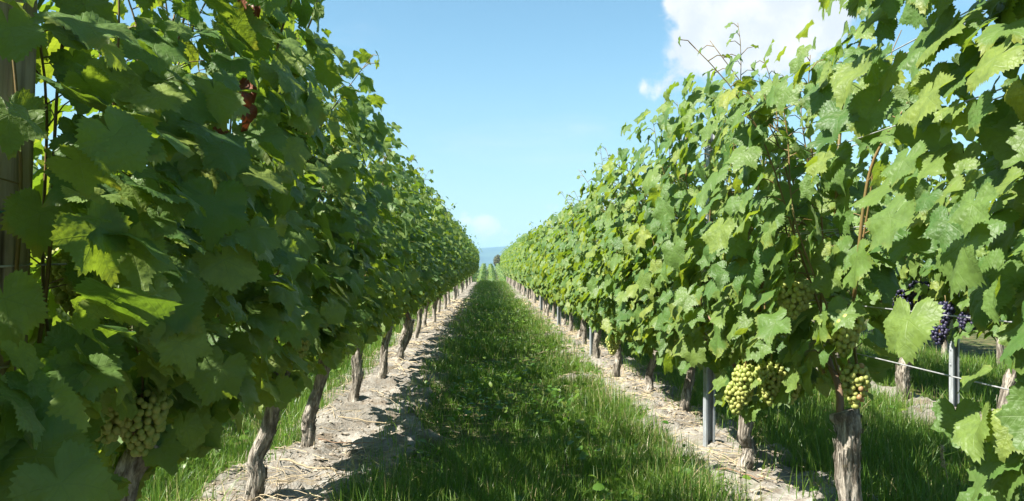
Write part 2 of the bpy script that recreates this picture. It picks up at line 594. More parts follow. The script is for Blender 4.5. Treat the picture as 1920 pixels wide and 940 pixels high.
def join_leaves(name, pos, n, tip, size, shapes, rg, mat):
    x, t, nn_ = frames(n, tip)
    pick = rg.integers(0, len(shapes), len(pos))
    Vs, Ts, Us, Rs, k = [], [], [], [], 0
    rn = rg.random(len(pos))
    for s in range(len(shapes)):
        q = np.where(pick == s)[0]
        if len(q) == 0:
            continue
        V, T, P = shapes[s]
        W = (V[None, :, 0, None] * x[q, None, :] + V[None, :, 1, None] * t[q, None, :] + V[None, :, 2, None] * nn_[q, None, :]) * size[q, None, None] + pos[q, None, :]
        nv = len(V)
        Vs.append(W.reshape(-1, 3))
        Ts.append((T[None] + (np.arange(len(q)) * nv)[:, None, None] + k).reshape(-1, 3))
        Us.append(np.tile(P, (len(q), 1)))
        Rs.append(np.repeat(rn[q], nv))
        k += nv * len(q)
    return mesh_np(name, np.concatenate(Vs), tris=np.concatenate(Ts), mat=mat, uv=np.concatenate(Us), rnd=np.concatenate(Rs))


# ------------------------------------------------------------------ tubes
def tube_arrays(pts, rad, seg=6, cap=True):
    """one tube along pts (m,3) with radii (m,)"""
    pts = np.asarray(pts, dtype=float)
    rad = np.asarray(rad, dtype=float)
    m = len(pts)
    tg = np.gradient(pts, axis=0)
    tg /= np.linalg.norm(tg, axis=1, keepdims=True) + 1e-12
    ref = np.array([0.0, 1.0, 0.0]) if abs(tg[0][1]) < .8 else np.array([1.0, 0.0, 0.0])
    a = ref - tg * (tg @ ref)[:, None]
    a /= np.linalg.norm(a, axis=1, keepdims=True) + 1e-12
    b = np.cross(tg, a)
    th = np.arange(seg) * 2 * np.pi / seg
    V = pts[:, None, :] + rad[:, None, None] * (np.cos(th)[None, :, None] * a[:, None, :] + np.sin(th)[None, :, None] * b[:, None, :]) if rad.ndim == 1 else \
        pts[:, None, :] + rad[:, :, None] * (np.cos(th)[None, :, None] * a[:, None, :] + np.sin(th)[None, :, None] * b[:, None, :])
    i = np.arange(m - 1)[:, None] * seg
    j = np.arange(seg)[None, :]
    j2 = (j + 1) % seg
    Q = np.stack([i + j, i + j2, i + seg + j2, i + seg + j], -1).reshape(-1, 4)
    V = V.reshape(-1, 3)
    T = np.zeros((0, 3), dtype=int)
    if cap:
        c0, c1 = len(V), len(V) + 1
        V = np.concatenate([V, pts[:1], pts[-1:]])
        jj = np.arange(seg)
        T = np.concatenate([np.stack([np.full(seg, c0), (jj + 1) % seg, jj], 1), np.stack([np.full(seg, c1), (m - 1) * seg + jj, (m - 1) * seg + (jj + 1) % seg], 1)])
    return V, Q, T


def tubes_mesh(name, tubes, mat, smooth=True, rnd=None):
    Vs, Qs, Ts, Rs, k = [], [], [], [], 0
    for n_, (V, Q, T) in enumerate(tubes):
        Vs.append(V); Qs.append(Q + k); Ts.append(T + k)
        Rs.append(np.full(len(V), ((n_ * 0.618) % 1.0)))
        k += len(V)
    return mesh_np(name, np.concatenate(Vs), tris=np.concatenate(Ts), quads=np.concatenate(Qs), mat=mat, smooth=smooth, rnd=np.concatenate(Rs) if rnd else None)


def smooth_path(pts, m):
    """Catmull-Rom through pts, m samples"""
    P = np.asarray(pts, dtype=float)
    P = np.concatenate([[2 * P[0] - P[1]], P, [2 * P[-1] - P[-2]]])
    k = len(P) - 3
    u = np.linspace(0, k - 1e-6, m)
    i = u.astype(int)
    f = (u - i)[:, None]
    a, b, c, d = P[i], P[i + 1], P[i + 2], P[i + 3]
    return .5 * (2 * b + (c - a) * f + (2 * a - 5 * b + 4 * c - d) * f ** 2 + (3 * b - a - 3 * c + d) * f ** 3)


def trunk_mesh(pts, r0, r1, seed, hi=True):
    """a gnarled old vine stem with stringy, twisted bark and a knobbly head"""
    rg = np.random.default_rng(seed)
    m, seg = (64, 30) if hi else (14, 9)
    path = smooth_path(pts, m)
    u = np.linspace(0, 1, m)
    wob = (0.010 if hi else .008)
    path[:, 0] += wob * np.sin(u * rg.uniform(6, 11) + rg.uniform(0, 6)) * sstep(0, .15, u)
    path[:, 1] += wob * np.sin(u * rg.uniform(6, 11) + rg.uniform(0, 6)) * sstep(0, .15, u)
    r = r0 * (1 - u) + r1 * u
    r = r * (1 + .35 * np.exp(-(u / .07) ** 2) + .28 * np.exp(-((u - .97) / .10) ** 2))
    for _ in range(4):
        c = rg.uniform(.1, .9)
        r = r * (1 + rg.uniform(-.10, .16) * np.exp(-((u - c) / .05) ** 2))
    th = np.arange(seg) * 2 * np.pi / seg
    tw = th[None, :] + u[:, None] * rg.uniform(-1.6, 1.6)
    cx, sx = np.cos(tw), np.sin(tw)
    nz = (fbm(cx * 2.3 + 7 + seed, sx * 2.3 + u[:, None] * 5, seed, 4) - .5) * .55
    if hi:
        nz += (np.abs(fbm(cx * 6 + 3, sx * 6 + u[:, None] * 7, seed + 5, 3) - .5)) * .55
        nz += (np.abs(fbm(cx * 13 + 3, sx * 13 + u[:, None] * 9, seed + 15, 2) - .5) - .2) * .30
    rad = r[:, None] * (1 + nz)
    V, Q, T = tube_arrays(path, rad, seg)
    if hi:                                               # loose strings of old bark
        k = 90
        sp = []
        for _ in range(k):
            i0 = int(rg.integers(2, m - 16)); ln = int(rg.integers(5, 15)); a = int(rg.integers(seg))
            ii = np.arange(i0, i0 + ln)
            c = path[ii]; S = V.reshape(-1, 3)[: m * seg].reshape(m, seg, 3)
            p0, p1 = S[ii, a], S[ii, (a + 1) % seg]
            lift = 1 + np.linspace(0, 1, ln)[:, None] ** 2 * rg.uniform(.05, .55) * (1 if rg.random() < .5 else .3)
            w0 = rg.uniform(.25, .8)
            q0 = c + (p0 - c) * (lift + .06)
            q1 = c + (p0 + (p1 - p0) * w0 - c) * (lift + .05)
            sp.append((q0, q1, ln))
        b0 = len(V)
        add, qs = [], []
        for q0, q1, ln in sp:
            if rg.random() < .5:
                q0, q1 = q0[::-1], q1[::-1]
            add += [q0, q1]
            r_ = np.arange(ln - 1)
            qs.append(np.stack([b0 + r_, b0 + r_ + 1, b0 + ln + r_ + 1, b0 + ln + r_], 1))
            b0 += 2 * ln
        V = np.concatenate([V] + add); Q = np.concatenate([Q] + qs)
    return mesh_np('trunk', V, tris=T, quads=Q, mat=M_BARK)


# ------------------------------------------------------------------ ground
def build_ground():
    ys = [0.0]
    ys = list(np.arange(-3, 2.2, .12)) + list(np.arange(2.2, 9.0, .035))
    y, d = 9.0, .04
    while y < 60:
        ys.append(y); y += d; d *= 1.035
    xs = np.concatenate([np.arange(-9, -4, .25), np.arange(-4, -1.5, .06), np.arange(-1.5, 1.75, .035), np.arange(1.75, 4.5, .06), np.arange(4.5, 9.01, .25)])
    far_y = np.array([70, 85, 100, 115, 130, 150, 175, 200, 225, 250, 300, 400, 600, 1000, 2000, 4000, 9000.0])
    ys = np.concatenate([[-6000, -1000, -200, -40, -10], ys, far_y])
    xs = np.concatenate([[-7000, -2000, -600, -200, -70, -30, -15], xs, [15, 30, 70, 200, 600, 2000, 7000]])
    X, Y = np.meshgrid(xs, ys)
    Z = ground_z(X, Y)
    s = soil_mask(X, Y)
    nx, ny = len(xs), len(ys)
    i = np.arange(ny - 1)[:, None] * nx
    j = np.arange(nx - 1)[None, :]
    Q = np.stack([i + j, i + j + 1, i + nx + j + 1, i + nx + j], -1).reshape(-1, 4)
    me = mesh_np('ground', np.stack([X.ravel(), Y.ravel(), Z.ravel()], 1), quads=Q, mat=M_GROUND, rnd=(s * (1 - sstep(46, 52, Y))).ravel())
    tag(link('ground', me), 'grassy vineyard ground with bare pale strips of earth under the vines', kind='structure')


build_ground()


def build_hill():
    mt, t = material('wooded_hill')
    pos = t.n('ShaderNodeNewGeometry').outputs['Position']
    f = t.noise(pos, .006, 5.0)
    g = t.noise(t.v('MULTIPLY', pos, (.5, .5, 3.0)), .004, 3.0)
    c = t.mix(t.step(f, .4, .6), (.035, .060, .025), (.060, .095, .035))
    c = t.mix(t.step(g, .58, .64, 0, .7), c, (.16, .19, .09))
    finish(t, t.n('ShaderNodeBsdfPrincipled', {'Base Color': c, 'Roughness': .95, 'Specular IOR Level': .1}).outputs[0])
    xs = np.linspace(-5200, 5200, 160)
    v = np.linspace(0, 1, 22)
    X, Vv = np.meshgrid(xs, v)
    top = 106 + np.clip(X, -800, 800) * .065 + (fbm(X * .0016, X * 0, 5) - .5) * 26 * sstep(100, 900, np.abs(X)) + (fbm(X * .02, X * 0, 8) - .5) * 3
    Y = 3600 + Vv * 1000 + (fbm(X * .001, Vv * 3, 4) - .5) * 500 * (1 - Vv)
    Z = top * np.sin(Vv * np.pi / 2) ** 1.2 - 6
    n_ = len(xs)
    i = np.arange(len(v) - 1)[:, None] * n_
    j = np.arange(n_ - 1)[None, :]
    Q = np.stack([i + j, i + j + 1, i + n_ + j + 1, i + n_ + j], -1).reshape(-1, 4)
    tag(link('hills', mesh_np('hills', np.stack([X.ravel(), Y.ravel(), Z.ravel()], 1), quads=Q, mat=mt)), 'long blue hazy hill on the horizon', kind='structure')


build_hill()


# ------------------------------------------------------------------ grass and litter
def blades(name, x, y, h, w_, lean, rnd, rg, seg=3, mat=None, z=None):
    n = len(x)
    z = ground_z(x, y) if z is None else z
    az = rg.uniform(0, 2 * np.pi, n)
    dx, dy = np.cos(az), np.sin(az)
    fx, fy = -dy, dx
    tw = rg.uniform(-.9, .9, n)
    fx, fy = fx * np.cos(tw) - fy * np.sin(tw), fx * np.sin(tw) + fy * np.cos(tw)
    us = np.linspace(0, 1, seg + 1)
    rows = []
    for k, u in enumerate(us):
        bend = lean * h * (.35 * u + .65 * u * u)
        cx, cy_, cz = x + dx * bend, y + dy * bend, z - .008 + h * (u - .38 * np.clip(lean, 0, 1.3) * u * u)
        if k < seg:
            ww = w_ * (1 - .75 * u ** 1.5) * .5
            rows.append(np.stack([cx - fx * ww, cy_ - fy * ww, cz], 1))
            rows.append(np.stack([cx + fx * ww, cy_ + fy * ww, cz], 1))
        else:
            rows.append(np.stack([cx, cy_, cz], 1))
    nv = len(rows)
    V = np.stack(rows, 1).reshape(-1, 3)
    base = np.arange(n)[:, None] * nv
    Ts = []
    Qs = []
    for k in range(seg - 1):
        Qs.append(base + np.array([[2 * k, 2 * k + 1, 2 * k + 3, 2 * k + 2]]))
    Ts.append(base + np.array([[2 * seg - 2, 2 * seg - 1, 2 * seg]]))
    Q = np.concatenate(Qs) if Qs else None
    return mesh_np(name, V, tris=np.concatenate(Ts), quads=Q, mat=mat, rnd=np.repeat(rnd, nv))


def build_grass():
    rg = np.random.default_rng(3)
    def scatter(x0, x1, y0, y1, dens):
        n = int((x1 - x0) * (y1 - y0) * dens)
        x = rg.uniform(x0, x1, n); y = rg.uniform(y0, y1, n)
        s = soil_mask(x, y)
        cl = fbm(x * 2.6, y * 2.6, 55)
        keep = rg.random(n) < (1 - s * .87) * (.35 + 1.1 * sstep(.3, .6, cl))
        return x[keep], y[keep], cl[keep]
    bands = ((1.9, 3.0, 4200, 3), (3.0, 5.0, 7600, 3), (5.0, 8.0, 4600, 3), (8.0, 13.0, 2400, 2), (13, 22, 1000, 2), (22, 50, 330, 1))
    for kind, name, lab in (('mid', 'grass', 'grass growing along the middle of the path between the two rows'),
                            ('side', 'grass', 'tall grass growing in the lanes beyond both rows of vines')):
        Xs = []
        for y0, y1, dn, sg in bands:
            if kind == 'mid':
                zones = ((-.62, 1.05, 1.0),)
            else:
                lim = 1.0 if y1 < 14 else .5
                zones = ((-2.95, -1.05, .9 * lim), (1.25, 2.98, .75 * lim), (3.3, 5.2, .6 * lim if y0 > 2.9 else 0), (-4.6, -3.3, .3 * lim if y0 > 4 else 0))
            for x0, x1, f in zones:
                if f <= 0: continue
                x, y, cl = scatter(x0, x1, y0, y1, dn * f)
                Xs.append((x, y, cl, np.full(len(x), (y0 + y1) / 2), np.full(len(x), sg)))
        x, y, cl, yb, sg = (np.concatenate(k) for k in zip(*Xs))
        n = len(x)
        tall = fbm(x * 1.3 + 9, y * 1.3, 71)
        h = rg.uniform(.03, .125, n) * (.30 + 1.5 * tall) * (1.0 + .5 * sstep(.5, .75, cl))
        if kind == 'side':
            h *= 1.35
        edge = np.exp(-((x + .42) / .13) ** 2) + np.exp(-((x - .80) / .15) ** 2)
        h *= 1 + .75 * edge * rg.random(n)
        wd_ = rg.uniform(.0022, .0052, n) * np.maximum(1, (y / 5) ** .75)
        lean = np.abs(rg.normal(.35, .38, n))
        rnd = np.clip(rg.random(n) * .92 + .16 * edge * rg.random(n), 0, 1)
        rnd = np.where(rg.random(n) <   .03 + .05 * edge + .05 * sstep(.5, .7, fbm(x * 3, y * 3, 88)), .99, rnd)
        for s_ in (1, 2, 3):
            q = sg == s_
            if q.sum() == 0: continue
            o = link(name, blades(name, x[q], y[q], h[q], wd_[q], lean[q], rnd[q], rg, s_, M_GRASS))
            tag(o, lab, kind='stuff')
    # broad-leaved weeds among the grass: clover, plantain, dandelion
    n = 13000
    yy = 2.2 + 24 * rg.random(n) ** 2.2
    xx = np.where(rg.random(n) < .72, rg.uniform(-.55, 1.1, n), np.where(rg.random(n) < .5, rg.uniform(-2.8, -1.1, n), rg.uniform(1.3, 2.9, n)))
    cl = fbm(xx * 1.5 + 40, yy * 1.5, 91)
    keep = (rg.random(n) < sstep(.36, .60, cl)) & (rg.random(n) < 1 - .86 * soil_mask(xx, yy))
    xx, yy = xx[keep], yy[keep]
    n = len(xx)
    pos = np.stack([xx, yy, ground_z(xx, yy) + rg.uniform(.015, .10, n)], 1)
    nrm = np.stack([rg.normal(0, .45, n), rg.normal(0, .45, n), np.ones(n)], 1)
    tip = np.stack([rg.normal(0, 1, n), rg.normal(0, 1, n), rg.normal(0, .2, n)], 1)
    oval = []
    for wv in (.42, .30, .55):
        th = np.linspace(0, 2 * np.pi, 9)[:-1]
        P = np.concatenate([[[0, .5]], np.stack([wv * np.sin(th), .5 - .5 * np.cos(th)], 1)])
        V = np.stack([P[:, 0], P[:, 1], .25 * np.abs(P[:, 0]) - .35 * (P[:, 1]) ** 2], 1)
        T = np.array([(0, 1 + (i + 1) % 8, 1 + i) for i in range(8)])
        oval.append((V, T, P))
    me = join_leaves('weeds', pos, nrm, tip, rg.uniform(.02, .052, n), oval, rg, M_GRASS)
    at = me.attributes['rnd']
    v = np.empty(len(me.vertices), dtype=np.float32)
    at.data.foreach_get('value', v)
    at.data.foreach_set('value', v * .88)
    tag(link('weeds', me), 'low broad-leaved weeds growing among the path grass', kind='stuff')


build_grass()


def build_litter():
    rg = np.random.default_rng(8)
    # clods of dry earth
    n = 15000
    y = 2.4 + 17 * rg.random(n) ** 1.9
    x = np.where(rg.random(n) < .6, rg.uniform(-1.35, -.3, n), rg.uniform(.75, 1.5, n))
    k = (soil_mask(x, y) > .5) & (fbm(x * 3, y * 3, 17) > rg.uniform(.25, .65, n))
    x, y = x[k], y[k]
    n = len(x)
    ico = np.array([(0, 0, 1), (.9, 0, .3), (.28, .85, .3), (-.72, .52, .3), (-.72, -.52, .3), (.28, -.85, .3), (0, 0, -.6)])
    f = [(0, i, i % 5 + 1) for i in range(1, 6)] + [(6, i % 5 + 1, i) for i in range(1, 6)]
    s = rg.lognormal(-5.0, .55, n)
    s = np.clip(s, .003, .019)
    J = ico[None] * (1 + rg.normal(0, .24, (n, 7, 1))) * s[:, None, None] * np.array([1, 1, .75])
    a = rg.uniform(0, 6.28, n)
    ca, sa = np.cos(a)[:, None], np.sin(a)[:, None]
    V = np.stack([J[..., 0] * ca - J[..., 1] * sa + x[:, None], J[..., 0] * sa + J[..., 1] * ca + y[:, None], J[..., 2] + (ground_z(x, y) + s * .15)[:, None]], -1)
    T = (np.array(f)[None] + np.arange(n)[:, None, None] * 7).reshape(-1, 3)
    tag(link('soil_clods', mesh_np('soil_clods', V.reshape(-1, 3), tris=T, mat=M_CLOD, smooth=False, rnd=np.repeat(rg.random(n), 7))), 'crumbled pale clods of dry earth under the vines', kind='stuff')
    # straw and dead stalks lying about
    n = 7500
    y = 2.3 + 20 * rg.random(n) ** 1.8
    x = np.where(rg.random(n) < .5, rg.uniform(-1.35, -.15, n), rg.uniform(.6, 1.65, n))
    k = fbm(x * 2.2 + 3, y * 2.2, 27) > rg.uniform(.30, .68, n)
    x, y = x[k], y[k]
    n = len(x)
    az = rg.normal(1.1, .9, n) + np.where(rg.random(n) < .3, 1.7, 0)
    L = rg.uniform(.04, .22, n) * .5
    d = np.stack([np.cos(az), np.sin(az)], 1)
    wv = rg.uniform(.0010, .0024, n) * np.maximum(1, y / 5)
    off = np.array([-1.0, 0, 1.0])
    bow = rg.normal(0, .12, n)
    Vs = []
    for o_ in off:
        px = x + d[:, 0] * L * o_ - d[:, 1] * bow * L * (1 - o_ * o_)
        py = y + d[:, 1] * L * o_ + d[:, 0] * bow * L * (1 - o_ * o_)
        pz = ground_z(px, py) + .006 + rg.uniform(0, .012, n) + .02 * (1 - o_ * o_) * rg.random(n)
        Vs.append(np.stack([px - d[:, 1] * wv, py + d[:, 0] * wv, pz], 1))
        Vs.append(np.stack([px + d[:, 1] * wv, py - d[:, 0] * wv, pz], 1))
        Vs.append(np.stack([px, py, pz + wv * 1.4], 1))
    V = np.stack(Vs, 1).reshape(-1, 3)
    b = np.arange(n)[:, None] * 9
    Q = np.concatenate([b + np.array([[a_, a_ + 3, c_ + 3, c_]]) for base in (0, 3) for a_, c_ in ((base, base + 2), (base + 2, base + 1))])
    tag(link('straw', mesh_np('straw', V, quads=Q, mat=M_STRAW, smooth=False, rnd=np.repeat(rg.random(n), 9))), 'dead straw and withered stalks lying on the bare earth', kind='stuff')


build_litter()


# ------------------------------------------------------------------ grapes
def sphere(nu, nv):
    V = [(0, 0, 1)]
    for i in range(1, nv):
        p = math.pi * i / nv
        for j in range(nu):
            a = 2 * math.pi * j / nu
            V.append((math.sin(p) * math.cos(a), math.sin(p) * math.sin(a), math.cos(p)))
    V.append((0, 0, -1))
    T, Q = [], []
    last = len(V) - 1
    for j in range(nu):
        T.append((0, 1 + j, 1 + (j + 1) % nu))
        T.append((last, 1 + (nv - 2) * nu + (j + 1) % nu, 1 + (nv - 2) * nu + j))
    for i in range(nv - 2):
        for j in range(nu):
            a = 1 + i * nu
            Q.append((a + j, a + nu + j, a + nu + (j + 1) % nu, a + (j + 1) % nu))
    return np.array(V, dtype=float), np.array(T), np.array(Q)


SPH = sphere(10, 7)
SPH_LO = sphere(6, 4)
GRAPE_MESH = {}
for key, mt in (('green', M_GREEN_GRAPE), ('blue', M_BLUE_GRAPE), ('red', M_RED_GRAPE)):
    GRAPE_MESH[key] = mesh_np('grape', SPH[0] * np.array([1, 1, 1.06]), tris=SPH[1], quads=SPH[2], mat=mt)


def grape_cluster(length, rmax, gr, rg):
    """centres of the berries of a hanging cluster, top at z=0"""
    P = []
    for _ in range(1500):
        z = -rg.random() * length
        u = -z / length
        R_ = rmax * (1 - u) ** .6 * (.65 + .7 * min(1, u * 4))
        a = rg.uniform(0, 6.283)
        q = np.array([R_ * math.cos(a), R_ * math.sin(a), z])
        q += rg.normal(0, gr * .25, 3)
        if all(np.sum((q - p) ** 2) > (1.46 * gr) ** 2 for p in P):
            P.append(q)
        if len(P) > 150:
            break
    return np.array(P)


def add_bunch(vine, pos, kind, length, rmax, gr, seed, single=True, label=None):
    rg = np.random.default_rng(seed)
    P = grape_cluster(length, rmax, gr, rg)
    stem = [tube_arrays([(0, 0, .05), (0.004, 0, .02), (0, 0.003, -.02), (0, 0, -length * .8)], [.003, .003, .003, .002], 5)]
    b = link('grape_bunch', tubes_mesh('grape_bunch', stem, M_SHOOT), vine)
    b.location = Vector(pos) - vine.location
    if label: b['label'] = label
    if single:
        for p in P:
            k = kind
            if kind == 'mixed':
                k = 'red' if rg.random() < .05 + .45 * (p[2] < -length * .7) else 'green'
            g = bpy.data.objects.new('grape', GRAPE_MESH[k])
            s = gr * rg.uniform(.85, 1.12)
            g.parent = b
            g.matrix_local = Matrix.Translation(p) @ Matrix.Diagonal((s, s, s, 1))
            COL.objects.link(g)
    else:
        V, T, Q = SPH_LO
        n = len(P)
        s = gr * rg.uniform(.85, 1.12, n)
        W = (V[None] * s[:, None, None] + P[:, None, :]).reshape(-1, 3)
        o = np.arange(n)[:, None, None] * len(V)
        me = mesh_np('grapes', W, tris=(T[None] + o).reshape(-1, 3), quads=(Q[None] + o).reshape(-1, 4), mat=GRAPE_MESH[kind].materials[0], rnd=np.repeat(rg.random(n), len(V)))
        tag(link('grapes', me, b), kind='stuff')
    return b


# ------------------------------------------------------------------ vines
def leaf_cloud(side, rg, htop, n_shoot=13, n_fill=200, half=.62, shift=0.0, thick=1.0, size=1.0, zlow=.46, flop=.10, voids=(), views=(), rowx=0.0, y0=0.0):
    """shoots and leaves of one vine in its own frame (row along Y, path at +side). Returns shoots [(pts, radii)], petioles, leaf arrays"""
    shoots, pet, L = [], [], []
    for k in range(n_shoot):
        yb = (-half + 2 * half * (k + .5) / n_shoot) * .94 + rg.normal(0, .03)
        zb = rg.uniform(.56, .74)
        if any(a_ < yb + y0 < b_ and c_ < .9 < d_ and p_ > .9 for a_, b_, c_, d_, p_, x_ in voids):
            continue
        top = htop + rg.normal(0, .07)
        if rg.random() < (.12 if side > 0 else .07):
            top += rg.uniform(.05, .18)
        xs = rg.normal(shift * side * .6, .09 * thick)
        fl = abs(rg.normal(flop, .10)) * (side if rg.random() < .62 else -side)
        ys = rg.normal(0, .10)
        m = 16
        u = np.linspace(0, 1, m)
        ln = top - zb
        pts = np.stack([rg.normal(0, .02) + xs * u ** .7 + fl * u ** 2.5 + .018 * np.sin(u * 9 + rg.uniform(0, 6)),
                        yb + ys * u + .02 * np.sin(u * 8 + rg.uniform(0, 6)),
                        zb + ln * (u - .06 * u ** 4)], 1)
        shoots.append((pts, .0048 * (1 - .72 * u)))
        nn_ = int(ln / .050)
        for i in range(nn_):
            uu = (i + .5) / nn_
            p = np.array([np.interp(uu, u, pts[:, c]) for c in range(3)])
            sd_ = 1 if (i % 2 == 0) else -1
            if rg.random() < .25: sd_ = side
            out = np.array([sd_ * rg.uniform(.5, 1.1), rg.normal(0, .55), rg.uniform(-.15, .55)])
            out /= np.linalg.norm(out)
            pl = rg.uniform(.05, .115) * (1 - .55 * uu ** 2) * thick
            q = p + out * pl
            sz = .080 * (1 - .58 * uu ** 2.2) * rg.uniform(.52, 1.30) * size
            L.append((q, sd_, sz, 0))
            pet.append((p, q, out))
    nf = int(n_fill * 1.35)
    for _ in range(nf):
        z = zlow + (htop - zlow - .08) * rg.random() ** 1.08
        uu = (z - zlow) / (htop - zlow)
        sd_ = side if rg.random() < .62 else -side
        xw = (.15 + .07 * math.sin(uu * 3.1)) * thick * (.35 + .65 * min(1, uu / .28))
        x = sd_ * abs(xw + (.035 + .04 * min(1, uu / .28)) * float(np.clip(rg.normal(), -2, 1.5))) + shift * side * uu
        y = rg.uniform(-half, half)
        L.append((np.array([x, y, z]), sd_, .078 * (1 - .35 * uu ** 2) * rg.uniform(.45, 1.32) * size, 1))
    pos = np.array([l[0] for l in L]); sg = np.array([l[1] for l in L], dtype=float); sz = np.array([l[2] for l in L])
    keep = np.ones(len(pos), dtype=bool)
    for (ya, yb_, za, zb_, p_, xm) in voids:
        inside = (pos[:, 1] + y0 > ya) & (pos[:, 1] + y0 < yb_) & (pos[:, 2] > za) & (pos[:, 2] < zb_) & (pos[:, 0] + rowx < xm)
        keep &= ~(inside & (rg.random(len(pos)) < p_))
    for (xa, xb, za, zb_, ymax, p_) in views:           # open places in the foliage, as bearings from the path
        Yw = pos[:, 1] + y0
        ub, wb = 915 + 1500 * (pos[:, 0] + rowx) / Yw, 497 - 1500 * (pos[:, 2] - 1.0) / Yw
        keep &= ~((Yw > .1) & (Yw < ymax) & (ub > xa) & (ub < xb) & (wb > za) & (wb < zb_) & (rg.random(len(pos)) < p_))
    # keep the lens clear
    wx, wy, wz = pos[:, 0] + rowx, pos[:, 1] + y0, pos[:, 2] - 1.0
    keep &= (wx ** 2 + wy ** 2 + wz ** 2) > .70 ** 2
    kp = [p for p, k_ in zip(pet, keep[:len(pet)]) if k_]
    pos, sg, sz = pos[keep], sg[keep], sz[keep]
    n = len(pos)
    nrm = np.stack([sg * rg.uniform(.45, 1.15, n), rg.normal(-.10, .42, n), rg.uniform(.0, 1.0, n)], 1)
    nrm += np.array(sun_dir) * .40 + rg.normal(0, .22, (n, 3))
    tip = np.stack([sg * rg.uniform(.0, .7, n), rg.normal(0, .42, n), -np.ones(n)], 1)
    return shoots, kp, pos, nrm, tip, sz


def petiole_tubes(pet, rg):
    out = []
    for p, q, d in pet:
        mid = (p + q) / 2 + np.array([0, 0, .012])
        out.append(tube_arrays([p, mid, q], [.0019, .0016, .0014], 4, cap=False))
    return out


def place_leaves(vine, pos, nrm, tip, sz, meshes, rg, limit, side, low_shapes, own_labels=None):
    """leaf objects for the LIMIT leaves that show most, the rest joined as foliage"""
    score = pos[:, 0] * side + rg.normal(0, .05, len(pos)) + .12 * np.clip(pos[:, 2] - 1.2, 0, 1)
    order = np.argsort(-score)
    a, b = order[:limit], order[limit:]
    x, t, n = frames(nrm, tip)
    for i in a:
        o = bpy.data.objects.new('leaf', meshes[int(rg.integers(len(meshes)))])
        s = sz[i]
        mtx = Matrix(((x[i, 0] * s, t[i, 0] * s, n[i, 0] * s, pos[i, 0]), (x[i, 1] * s, t[i, 1] * s, n[i, 1] * s, pos[i, 1]),
                      (x[i, 2] * s, t[i, 2] * s, n[i, 2] * s, pos[i, 2]), (0, 0, 0, 1)))
        o.parent = vine
        o.matrix_basis = mtx
        COL.objects.link(o)
    if len(b):
        me = join_leaves('foliage', pos[b], nrm[b], tip[b], sz[b], low_shapes, rg, M_LEAF)
        tag(link('foliage', me, vine), kind='stuff')


def single_leaf(vine, px, py, Z, size, nrm, tip, mesh, label=None, name='leaf'):
    """one leaf at a sight line and distance, in the vine's frame"""
    p = Vector(((px - 915) / 1500 * Z, Z, 1 + (497 - py) / 1500 * Z)) - vine.location
    size *= .85
    x, t, n = frames(np.array([nrm], dtype=float), np.array([tip], dtype=float))
    x, t, n = x[0] * size, t[0] * size, n[0] * size
    o = bpy.data.objects.new(name, mesh)
    o.parent = vine
    o.matrix_basis = Matrix(((x[0], t[0], n[0], p.x), (x[1], t[1], n[1], p.y), (x[2], t[2], n[2], p.z), (0, 0, 0, 1)))
    COL.objects.link(o)
    if label: o['label'] = label
    return o


def near_vine(row, y, side, label, group, htop, trunk_pts, seed, limit=300, fine='hi', r0=.036, r1=.030, bunches=(), **kw):
    """a vine close enough to show every leaf: trunk, canes, shoots, leaves"""
    rg = np.random.default_rng(seed)
    z0 = gz(trunk_pts[0][0], y)
    v = empty('grapevine', (row, y, 0))
    tag(v, label, 'grapevine', group)
    tp = [(p[0] - row, p[1], p[2]) for p in trunk_pts]
    tp[0] = (tp[0][0], tp[0][1], z0 - .04)
    link('trunk', trunk_mesh(tp, r0, r1, seed, fine != 'lo'), v)
    head = np.array(tp[-1])
    for s in (-1, 1):                                    # the canes tied along the wire
        if any(a_ < y + .4 * s < b_ and c_ < .7 < d_ and p_ > .9 for a_, b_, c_, d_, p_, x_ in kw.get('voids', ())):
            continue
        e = kw.get('half', .62) * .8 * s
        pts = smooth_path([head + (0, 0, -.03), head * [.6, 1, 1] + (0, .10 * s, .10), (0.0, e * .55, .72 + rg.normal(0, .02)), (0.0, e, .70 + rg.normal(0, .03))], 14)
        pts += rg.normal(0, .003, pts.shape)
        link('cane', tubes_mesh('cane', [tube_arrays(pts, np.linspace(.013, .006, 14), 7)], M_CANE), v)
    shoots, pet, pos, nrm, tip, sz = leaf_cloud(side, rg, htop, rowx=row, y0=y, **kw)
    for pts, rad in shoots:
        link('shoot', tubes_mesh('shoot', [tube_arrays(pts, rad, 6)], M_SHOOT), v)
    if fine != 'lo':
        tag(link('leaf_stalks', tubes_mesh('leaf_stalks', petiole_tubes(pet, rg), M_SHOOT), v), kind='stuff')
    meshes = {'hi': MESH_HI, 'mid': MESH_MID, 'lo': MESH_LO}[fine]
    low = {'hi': LEAF_MID, 'mid': LEAF_LO, 'lo': LEAF_LO}[fine]
    place_leaves(v, pos, nrm, tip, sz, meshes, rg, limit, side, low)
    for (b, kind, ln, rm, gr, single) in bunches:
        add_bunch(v, b, kind, ln, rm, gr, seed * 13 + int(b[2] * 100), single)
    return v


def at(px, py, Z):
    return ((px - 915) / 1500 * Z, Z, 1 + (497 - py) / 1500 * Z)


GL, GR, GR2, GL2 = 'grapevines of the shaded row', 'grapevines of the sunlit row', 'blue grape vines of the row behind', 'grapevines beyond the shaded row'
ordn = ['first', 'second', 'third', 'fourth', 'fifth', 'sixth', 'seventh', 'eighth', 'ninth', 'tenth', 'eleventh', 'twelfth', 'thirteenth', 'fourteenth', 'fifteenth']

